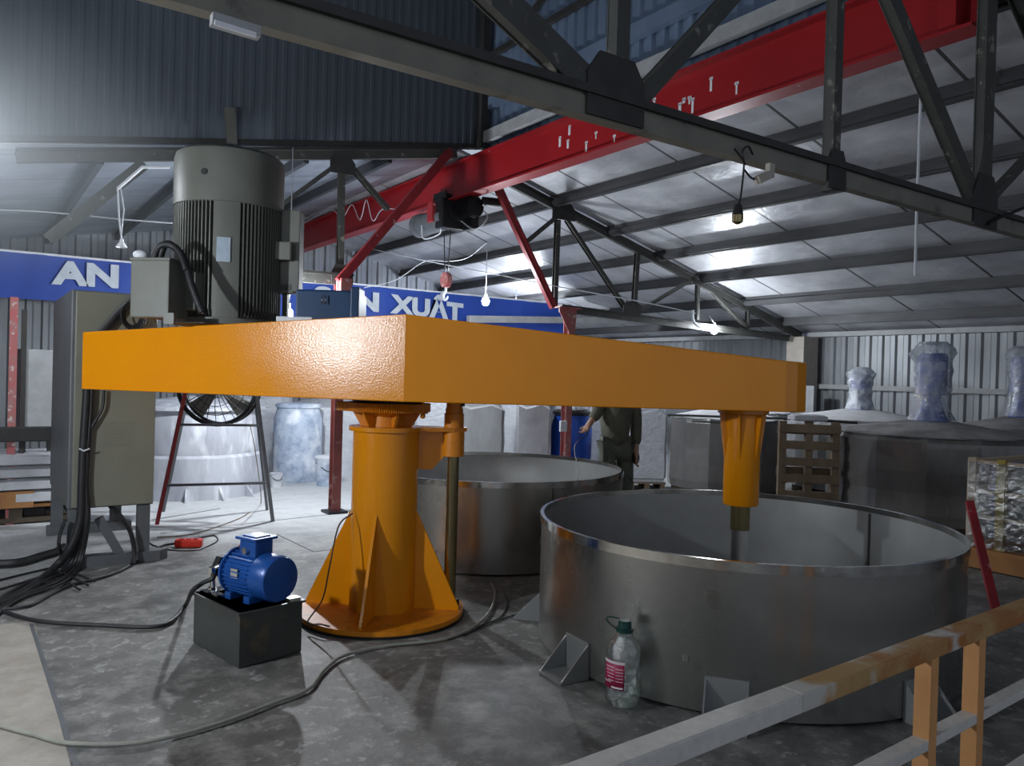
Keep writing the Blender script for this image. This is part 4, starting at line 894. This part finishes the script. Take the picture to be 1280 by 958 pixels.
t, c = tk(410, 0, 10.9, .5, None, None, 'wrapped_tank', 'pale film wrapped tank half hidden behind the dusty drum', 'tank')
MB().lathe(c, [(.001, 0), (.62, 0), (.62, .88), (.60, .92), (.3, 1.0), (.001, 1.04)], 20, smooth=False, jit=.01).build('film_wrap', 'filmw', t)
t, c = tk(300, 0, 11.6, .6, None, None, 'wrapped_tank', 'pale film wrapped tank at the back behind round tank', 'tank')
MB().lathe(c, [(.001, 0), (.75, 0), (.75, .98), (.70, 1.02), (.3, 1.1), (.001, 1.14)], 20, smooth=False, jit=.01).build('film_wrap', 'filmw', t)

def wrapped_block(px0, px1, d, H, depth, label, m='filmw', name='wrapped_pallet_load', rz=0.0, top='dust'):
    k0 = (px0-640)/F; k1 = (px1-640)/F; w = (k1-k0)*d; c = W((k0+k1)/2*d, d+depth/2)
    t = thing(name, label, 'wrapped load', (c.x, c.y, 0), -TH+rz)
    b = MB(); nx, ny, nz = 8, 6, 8
    bm = bmesh.new(); bmesh.ops.create_cube(bm, size=1); bmesh.ops.bevel(bm, geom=bm.edges[:], offset=.06, segments=3, affect='EDGES')
    bmesh.ops.subdivide_edges(bm, edges=bm.edges[:], cuts=3, use_grid_fill=True)
    rnd = random.Random(px0)
    for v in bm.verts:
        bul = 1 + .02*math.sin(v.co.z*18+px0) + rnd.uniform(-.006, .006)
        v.co = Vector((v.co.x*w*bul, v.co.y*depth*bul, (v.co.z+.5)*(H-.1)+.1 + (.03*math.sin(v.co.x*9)*(v.co.z > .4))))
    bm.verts.index_update(); b.add([v.co.copy() for v in bm.verts], [tuple(v.index for v in f.verts) for f in bm.faces], True); bm.free()
    b.build('film_wrap', m, t, local=True)
    p = MB()
    for q in (-.42, 0, .42): p.box((w*q, 0, .045), (w*.12, depth*.98, .09))
    p.box((0, 0, .095), (w, depth, .02)).build('pallet', 'wood', t, local=True)
    return t
wrapped_block(573, 632, 9.6, 1.06, .55, 'film wrapped pale block behind far tank, left of white sack', 'film')
wrapped_block(647, 690, 9.7, 1.08, .5, 'tall white full sack standing left of the blue drum', 'bag', 'bulk_sack')
wrapped_block(739, 772, 10.6, 1.12, .6, 'white wrapped load behind the worker and the blue drum', 'filmw')
wrapped_block(790, 836, 9.9, 1.05, .55, 'pale wrapped load between worker and dark wrapped tank', 'filmw')
wrapped_block(600, 660, 11.4, 1.18, .6, 'pale wrapped load in back row behind the white sack', 'filmw')
wrapped_block(520, 566, 10.6, 1.1, .6, 'pale wrapped load in back row behind the lift rod', 'filmw')
wrapped_block(472, 505, 10.8, 1.1, .6, 'pale wrapped load in back row behind the pedestal column', 'filmw')
t, c = drum(716, 10.05, .262, .98, 'bluedrum', 'bright blue plastic drum half hidden by faded red column', lidm='blackm')
tag(MB().bb(c+Vector((0, 0, 1.018)), (.35, .3, .07), .4, bev=.03, seg=3).build('folded_sack', 'bag'), 'folded white sack lying on the blue drum lid', 'sack')

# ------------------------------------------------------------------ left edge things
pb0 = G(36, 655); t = thing('loading_pallet', 'wooden pallet under white sacks at the left edge', 'pallet', (pb0.x, pb0.y+.3, 0))
px_, py_ = pb0.x-.1, pb0.y+.45
for k in (-.5, 0, .5): MB().box((px_+k*.9, py_, .10), (.10, .9, .09)).build('bearer', 'wooddark', t)
for k in range(7): MB().box((px_, py_-.42+k*.14, .16), (1.1, .10, .025)).build('deck_board', 'woodo' if k < 1 else 'wood', t)
for k in (-.4, .4): MB().box((px_, py_+k, .035), (1.1, .1, .04)).build('bottom_board', 'wooddark', t)
MB().box((px_-.18, py_-.485, .22), (.62, .025, .14)).build('front_board', 'woodo', t)['label'] = 'orange-brown front board'
def sack(c, sx, sy, sz, rz, label, seed, group, m='bag'):
    bm = bmesh.new(); bmesh.ops.create_cube(bm, size=2); bmesh.ops.subdivide_edges(bm, edges=bm.edges[:], cuts=7, use_grid_fill=True)
    rnd = random.Random(seed); vs = []
    for v in bm.verts:
        p = v.co; e = max(abs(p.x), abs(p.y)); th = (1-e**6*.75) if abs(p.z) > .5 or True else 1
        wv = .10*math.sin(p.x*5+seed)+.08*math.sin(p.y*7+seed*2)+.05*math.sin(p.x*11+p.y*9+seed)
        v.co = Vector((p.x*sx/2*(1+.02*math.sin(p.y*6+seed)), p.y*sy/2*(1+.02*math.sin(p.x*6+seed)), (p.z*(1-.42*e**6)+wv*.5*(p.z > 0))*sz/2+sz/2))
    bm.verts.index_update(); mb = MB(); Rm = Matrix.Rotation(rz, 3, 'Z')
    mb.add([Vector(c)+Rm @ v.co for v in bm.verts], [tuple(v.index for v in f.verts) for f in bm.faces], True); bm.free()
    return tag(mb.build('filled_sack', m), label, 'sack', group)
lab_s = ['bottom', 'second from bottom', 'second from top', 'topmost']
for k in range(4):
    sack((px_+random.uniform(-.03, .03)+.05, py_-.18+random.uniform(-.02, .02), .176+k*.108), 1.10-.05*k, .62, .112, random.uniform(-.05, .05), 'white sack on the pallet at left edge, %s of its pile' % lab_s[k], k+1, 'sacks on the left pallet')
# red post and grey panel behind
rp = G(16, 600); rp = OY(15, 500, 8.0)
tag(MB().box((rp.x, 8.0, .98), (.06, .05, 1.96)).build('painted_post', 'redpale'), 'faded red post standing at the left edge before ribbed wall', 'post')
tag(MB().box((rp.x+.08, 8.06, .93), (.04, .05, 1.86)).build('dark_post', 'trussd'), 'dark post right beside the faded red post', 'post')
pn0 = OY(18, 436, 8.1); pn1 = OY(66, 540, 8.1)
t = thing('switch_panel', 'grey dusty panel door left of the control cabinet', 'panel', ((pn0.x+pn1.x)/2, 8.1, 0))
MB().bb(((pn0.x+pn1.x)/2+.05, 8.15, (pn0.z+pn1.z)/2), (pn1.x-pn0.x+.05, .12, pn0.z-pn1.z), bev=.008).build('panel_door', 'pvc', t)
for q in (0, 1): MB().box((pn0.x+.08+q*(pn1.x-pn0.x-.1), 8.15, pn1.z/2), (.04, .06, pn1.z)).build('leg', 'trussd', t)
tag(MB().bb(((pn0.x+pn1.x)/2-.35, 7.72, .80), (1.1, .12, .12), bev=.01).box(((pn0.x+pn1.x)/2-.8, 7.72, .37), (.08, .08, .74)).build('low_steel_frame', 'trussd'), 'low dark steel frame behind the left sack pile', 'frame')

# ------------------------------------------------------------------ right-hand wrapped tanks
def wtank(px, d, R_, H, label, body, lid, mh, mw, wrapm='milky', twist=0.0):
    c = W((px-640)/F*d, d)
    t = thing('wrapped_mixer_tank', label, 'wrapped tank', (c.x, c.y, 0))
    rnd = random.Random(px)
    MB().lathe(c, [(R_*.98, .10), (R_, .2), (R_*.985, .4), (R_, .6), (R_*.99, H-.08), (R_*.96, H-.02)], 14, smooth=False, jit=.012).build('film_wrap', body, t)
    MB().lathe(c, [(R_*.97, H-.03), (R_*.8, H+.005), (R_*.5, H+.05), (R_*.25, H+.09), (.001, H+.10)], 40, jit=.02).build('dust_cover', lid, t)
    MB().lathe(c, [(.001, .0), (R_*.9, .0), (R_*.9, .12), (.001, .12)], 24).build('tank_base', 'wooddark', t)
    if mh:
        r0 = mw/2
        MB().lathe(c, [(r0*1.15, H+.09), (r0*.9, H+.16), (r0*.62, H+.30), (r0*.62, H+mh*.42), (r0*.95, H+mh*.44), (r0*.95, H+mh*.88), (r0*.8, H+mh*.93), (.001, H+mh*.94)], 28).build('agitator_motor', 'bluedrum', t)
        # crumpled wrapping around motor
        prof = [(r0*1.5, H+.10), (r0*1.12, H+.22), (r0*1.08, H+.34), (r0*1.14, H+mh*.5), (r0*1.05, H+mh*.6), (r0*1.2, H+mh*.72), (r0*1.12, H+mh*.82), (r0*1.42, H+mh*.93), (r0*1.2, H+mh*1.0), (r0*.8, H+mh*1.07), (r0*.3, H+mh*1.03), (.01, H+mh*1.05)]
        mb = MB().lathe(c, prof, 22, jit=.13); mb.build('motor_film', wrapm, t)
    return t, c
wtank(1165, 8.2, 1.02, .96, 'grey film wrapped tank with blue agitator motor in clear plastic', 'filmd', 'dustg', .86, .30)
wtank(1076, 10.2, .9, 1.0, 'wrapped tank with white powdered cover and white wrapped agitator', 'film', 'dust', .60, .25, 'milkyw')
wtank(1278, 9.05, .68, 1.0, 'wrapped tank with blue agitator at the right edge', 'film', 'dustg', .85, .26)
wtank(908, 9.9, .72, .98, 'grey film wrapped tank behind the orange shaft sleeve', 'filmd', 'dust', 0, 0)
# one blue-wrapped motor top seen over the arm
t, c = wtank(940, 11.6, .6, 1.0, 'wrapped tank whose white topped agitator shows above the arm', 'film', 'dust', .72, .34, 'milkyw')
# leaning pallet
bp_ = W(3.05, 8.02); t = thing('upright_pallet', 'worn wooden pallet standing on end right of the shaft sleeve', 'pallet', bp_, -TH-R(8))
for x in (-.26, 0, .26): MB().box((x, 0, .51), (.07, .09, 1.02)).build('bearer', 'wood', t, local=True)
for k in range(6): MB().box((0, -.055, .10+k*.17), (.60, .02, .085)).build('deck_board', 'wood', t, local=True)
for z in (.1, .5, .93): MB().box((0, .055, z), (.60, .02, .09)).build('back_board', 'wood', t, local=True)
sack(bp_+Vector((0, 0.02, 1.022)), .34, .22, .07, -TH, 'white empty sack draped on top of the upright pallet', 11, None)
a0 = D(832, 518, 8.9); a1 = D(1075, 530, 8.05)
tag(MB().tube([D(835, 519, 9.3), D(1000, 524, 8.28), D(1072, 529, 8.0)], .014, 8).build('steel_rod', 'trussd'), 'long dark rod lying across upright pallet and wrapped tank', 'rod')
# wrapped crate on pallet at right edge
t = thing('wrapped_crate', 'film wrapped frame with yellow upright on orange pallet at right edge', 'crate', (7.05, 2.5, 0))
cx, cy = 6.55, 2.35; w, d = 1.0, 1.3
for (xx, yy, m_) in ((cx, cy+d/2, 'beige'), (cx, OX(1251, 650, cx).y, 'yellow'), (cx+w, cy+d/2, 'beige'), (cx+w, cy-d/2, 'beige'), (cx, cy-d/2, 'beige')):
    MB().box((xx, yy, .16+.35), (.06, .06, .70)).build('upright', m_, t)
for z in (.83, .60, .40): MB().box((cx, cy, z), (.03, d, .03)).box((cx+w/2, cy+d/2, z), (w, .03, .03)).build('slat', 'beige', t)
MB().bb((cx+w/2+.02, cy, .52), (w-.1, d-.12, .60), bev=.05, seg=3).build('wrapped_goods', 'filmd', t)
MB().box((cx-.035, cy, .50), (.004, d+.04, .66)).box((cx+w/2, cy+d/2+.035, .50), (w+.04, .004, .66)).build('film_wrap', 'clearfilm', t)
MB().box((cx+w/2, cy, .14), (w+.16, d+.1, .04)).box((cx-.05, cy, .07), (.08, d+.1, .12)).box((cx+w/2, cy, .05), (.08, d+.1, .10)).box((cx+w, cy, .05), (.08, d+.1, .10)).build('pallet', 'woodo', t)
tag(MB().bb(G(1272, 700)+Vector((.1, -.1, .02)), (.35, .45, .04), .3, bev=.015, seg=3).build('folded_tarpaulin', 'bluedrum'), 'blue folded sheet on the floor at the right edge', 'sheet')
b0 = G(1246, 770); b1 = D(1212, 628, 5.55)
t = thing('leaning_bar', 'dark red steel bar leaning by the wrapped crate behind railing', 'bar', b0)
MB().bar(b0+Vector((0,0,.01)), b1, .05, .035).build('bar_body', 'redbrace', t)
# pillar
pl0 = OY(1004, 480, 7.15); pl1 = OY(1019, 480, 7.15)
t = thing('concrete_pillar', 'beige concrete pillar at the corner of the ribbed wall', 'pillar', (10.45, 7.3, 0))
MB().box((10.50, 7.35, 1.06), (.36, .30, 2.12)).build('shaft', 'concrete', t)
MB().bb(OX(1010, 500, 10.27), (.05, .22, .42), bev=.01).build('junction_box', 'pvc', t)

# ------------------------------------------------------------------ worker
def skin_mesh(name, verts, edges, radii, m, parent, root=0, sub=1):
    me = bpy.data.meshes.new(name); inv = XF[parent.name].inverted()
    me.from_pydata([tuple(inv @ Vector(v)) for v in verts], edges, []); me.materials.append(M[m])
    o = bpy.data.objects.new(name, me); COL.objects.link(o); o.parent = parent; XF[o.name] = XF[parent.name]
    md = o.modifiers.new('skin', 'SKIN'); md.use_smooth_shade = True
    if not me.skin_vertices: me.skin_vertices.new() if hasattr(me.skin_vertices, 'new') else None
    lay = me.skin_vertices[0].data
    for i, r in enumerate(radii):
        lay[i].radius = r if isinstance(r, tuple) else (r, r); lay[i].use_root = (i == root)
    sb = o.modifiers.new('sub', 'SUBSURF'); sb.levels = sub; sb.render_levels = sub
    dg = bpy.context.evaluated_depsgraph_get(); bpy.context.view_layer.update()
    nm = bpy.data.meshes.new_from_object(o.evaluated_get(bpy.context.evaluated_depsgraph_get()))
    o.modifiers.clear(); o.data = nm
    for p in nm.polygons: p.use_smooth = True
    if not nm.materials: nm.materials.append(M[m])
    return o
PD = 7.45
def wp(px, py, dd=0.0): return D(px, py, PD+dd)
base = W((776-640)/F*PD, PD)
t = thing('person', 'worker in khaki jacket and olive trousers reaching toward blue drum', 'person', (base.x, base.y, 0))
up = lambda p, z: Vector((p.x, p.y, z))
hip = wp(768, 552); chest = wp(771, 500); neck = wp(769, 474); head = wp(766, 455)
shL = wp(750, 482, .02); elL = wp(748, 514, -.08); haL = wp(737, 530, -.16)
shR = wp(791, 484, 0); elR = wp(795, 525, .05); haR = wp(795, 566, -.02)
hpL = wp(758, 560, .0); hpR = wp(780, 560, .03)
knL = wp(762, 610, -.05); ftL = Vector((knL.x-.0, knL.y-.02, .07)); knR = wp(782, 608, .05); ftR = Vector((knR.x+.02, knR.y+.06, .07))
tL = ftL+W(-.16, -.03)+Vector((0,0,-.03)); tR = ftR+W(-.16, -.05)+Vector((0,0,-.03))
V = [hip, (hip+chest)/2, chest, neck, head-Vector((0,0,.03)), head+Vector((0,0,.06)), shL, elL, haL, shR, elR, haR, hpL, knL, ftL, tL, hpR, knR, ftR, tR]
E = [(0,1),(1,2),(2,3),(3,4),(4,5),(2,6),(6,7),(7,8),(2,9),(9,10),(10,11),(0,12),(12,13),(13,14),(14,15),(0,16),(16,17),(17,18),(18,19)]
Rd = [.095, .085, .095, .05, .085, .095, .055, .042, .028, .055, .042, .028, .085, .058, .042, .035, .085, .058, .042, .035]
# hands: palm and five fingers each
def hand(V, E, Rd, wi, dirv, side):
    w = Vector(V[wi]); pal = w + dirv*.05; V.append(pal); Rd.append(.026); p = len(V)-1; E.append((wi, p))
    up_ = dirv.cross(side).normalized()
    for k, L_ in enumerate((.065, .075, .07, .055)):
        b = pal + side*(-.027+.018*k) + dirv*.02; m1 = b + dirv*L_*.55; e = m1 + dirv*L_*.35 + up_*.025
        i0 = len(V); V += [b, m1, e]; Rd += [.010, .009, .007]; E += [(p, i0), (i0, i0+1), (i0+1, i0+2)]
    b = pal - side*.03 - dirv*.01; m1 = b - side*.025 + dirv*.02; e = m1 + dirv*.025 + up_*.012
    i0 = len(V); V += [b, m1, e]; Rd += [.011, .010, .008]; E += [(p, i0), (i0, i0+1), (i0+1, i0+2)]
hand(V, E, Rd, 8, (haL-elL).normalized(), Vector((0, 0, 1)).cross((haL-elL).normalized()).normalized())
hand(V, E, Rd, 11, (haR-elR).normalized(), W(0, 1).normalized())
body = skin_mesh('body', V, E, Rd, 'skin', t)
# face
fd = W(-1, .1).normalized(); hc = head+Vector((0,0,.02)); fs_ = Vector((-fd.y, fd.x, 0))
MB().sphere(hc+fd*.100, .014, 10, 6, (1, 1, 1.4)).build('nose', 'skin', t)
for s in (-1, 1):
    MB().sphere(hc+fd*.086+fs_*.032*s+Vector((0,0,.022)), .010, 10, 6).build('eye', 'black', t)
    MB().sphere(hc+fs_*.090*s, .022, 10, 6, (.6, .6, 1.3)).build('ear', 'skin', t)
MB().sphere(hc+fd*.084+Vector((0,0,-.045)), .018, 10, 6, (1, 1, .35)).build('mouth', 'brown', t)
MB().lathe(hc+Vector((0,0,.0))-fd*.012, [(.098, .0), (.104, .04), (.095, .085), (.06, .12), (.0, .13)], 24).build('hair', 'hair', t)
Vj = [hip-Vector((0,0,.09)), (hip+chest)/2, chest, neck-Vector((0,0,.03)), shL, elL, elL*.25+haL*.75, shR, elR, elR*.2+haR*.8]
skin_mesh('jacket', Vj, [(0,1),(1,2),(2,3),(2,4),(4,5),(5,6),(2,7),(7,8),(8,9)], [.155, .15, .165, .075, .08, .062, .05, .078, .064, .055], 'cloth', t)
skin_mesh('trousers', [hip-Vector((0,0,.06)), hpL, knL, ftL+Vector((0,0,.05)), hpR, knR, ftR+Vector((0,0,.05))], [(0,1),(1,2),(2,3),(0,4),(4,5),(5,6)], [.12, .105, .082, .068, .105, .082, .068], 'cloth2', t)
for f_, t2 in ((ftL, tL), (ftR, tR)):
    MB().tube([Vector((f_.x, f_.y, .05))+(f_-t2)*.3, Vector((f_.x, f_.y, .055)), Vector((t2.x, t2.y, .045)), Vector((t2.x, t2.y, .04))+(t2-f_)*.3], [.035, .05, .048, .025], 12).build('shoe', 'black', t)
gl = MB().sphere(haR+Vector((0,0,-.05)), .05, 12, 8, (.8, .6, 1.3)); gl.build('work_glove', 'glove', t)
cable('thin_wire', 'thin wire held by the worker drooping over the far tank', [haL, wp(733, 545, -.25), wp(722, 552, -.5), D(718, 562, 6.5), D(722, 585, 6.0), D(722, 600, 5.6)], .004, 'blackm', 'wire')
cable('thin_wire', 'thin wire hanging off the far tank rim near the worker', [D(782, 592, 6.6), D(788, 598, 6.6), D(790, 604, 6.6)], .004, 'blackm', 'wire')

# ------------------------------------------------------------------ floor joints and stains as inlaid strips
def strip(p, q, w, m, nm):
    p = G(*p, .0015); q = G(*q, .0015); d = (q-p).normalized(); n_ = Vector((-d.y, d.x, 0))*w/2
    return tag(MB().add([p-n_, q-n_, q+n_, p+n_, p-n_-Vector((0,0,.003)), q-n_-Vector((0,0,.003)), q+n_-Vector((0,0,.003)), p+n_-Vector((0,0,.003))], [(0,1,2,3),(7,6,5,4),(0,4,5,1),(1,5,6,2),(2,6,7,3),(3,7,4,0)]).build(nm, m), kind='structure')
strip((39, 780), (98, 965), .018, 'greyside', 'trim_30')
strip((200, 667), (440, 640), .010, 'trussd', 'trim_31')
strip((346, 668), (392, 690), .010, 'trussd', 'trim_32')
strip((392, 690), (440, 684), .010, 'trussd', 'trim_33')
strip((190, 650), (275, 636), .02, 'trussd', 'trim_34')

# haze volume added to stand in for lens glare at the upper left
hc_ = D(-95, 150, 5.2); hz = MB().sphere(hc_, 1.0, 32, 20, (1.9, 1.2, 1.25)).build('glare_haze', 'black')
tag(hz, 'pale haze added for the glare of the lamp at upper left', 'haze', kind='stuff')
hm = bpy.data.materials.new('haze'); hm.use_nodes = True; hn = hm.node_tree; hn.nodes.clear()
ho = hn.nodes.new('ShaderNodeOutputMaterial'); hv = hn.nodes.new('ShaderNodeVolumeScatter')
tc = hn.nodes.new('ShaderNodeNewGeometry'); sb_ = hn.nodes.new('ShaderNodeVectorMath'); sb_.operation = 'SUBTRACT'; sb_.inputs[1].default_value = hc_
dv_ = hn.nodes.new('ShaderNodeVectorMath'); dv_.operation = 'DIVIDE'; dv_.inputs[1].default_value = (1.9, 1.2, 1.25)
ln_ = hn.nodes.new('ShaderNodeVectorMath'); ln_.operation = 'LENGTH'
mr_ = hn.nodes.new('ShaderNodeMapRange'); mr_.inputs['From Min'].default_value = 1.0; mr_.inputs['From Max'].default_value = .0; mr_.inputs['To Max'].default_value = .55; mr_.interpolation_type = 'SMOOTHSTEP'
for a_, b_ in ((tc.outputs['Position'], sb_.inputs[0]), (sb_.outputs[0], dv_.inputs[0]), (dv_.outputs[0], ln_.inputs[0]), (ln_.outputs['Value'], mr_.inputs['Value']), (mr_.outputs['Result'], hv.inputs['Density'])): hn.links.new(a_, b_)
hv.inputs['Anisotropy'].default_value = .2; hv.inputs['Color'].default_value = (.85, .93, 1, 1)
hn.links.new(hv.outputs[0], ho.inputs['Volume']); hz.data.materials[0] = hm
SC.cycles.volume_max_steps = 64; SC.cycles.volume_step_rate = 1.5
# ------------------------------------------------------------------ light and colour
wd = bpy.data.worlds.new('world'); SC.world = wd; wd.use_nodes = True
bg = wd.node_tree.nodes['Background']; bg.inputs[0].default_value = (.62, .69, .82, 1); bg.inputs[1].default_value = .55
SC.view_settings.view_transform = 'Standard'; SC.view_settings.look = 'None'; SC.view_settings.exposure = 0.3; SC.view_settings.gamma = 1.0
SC.view_settings.use_curve_mapping = False
SC.cycles.max_bounces = 8; SC.cycles.transparent_max_bounces = 12; SC.cycles.sample_clamp_indirect = 6; SC.cycles.use_denoising = True
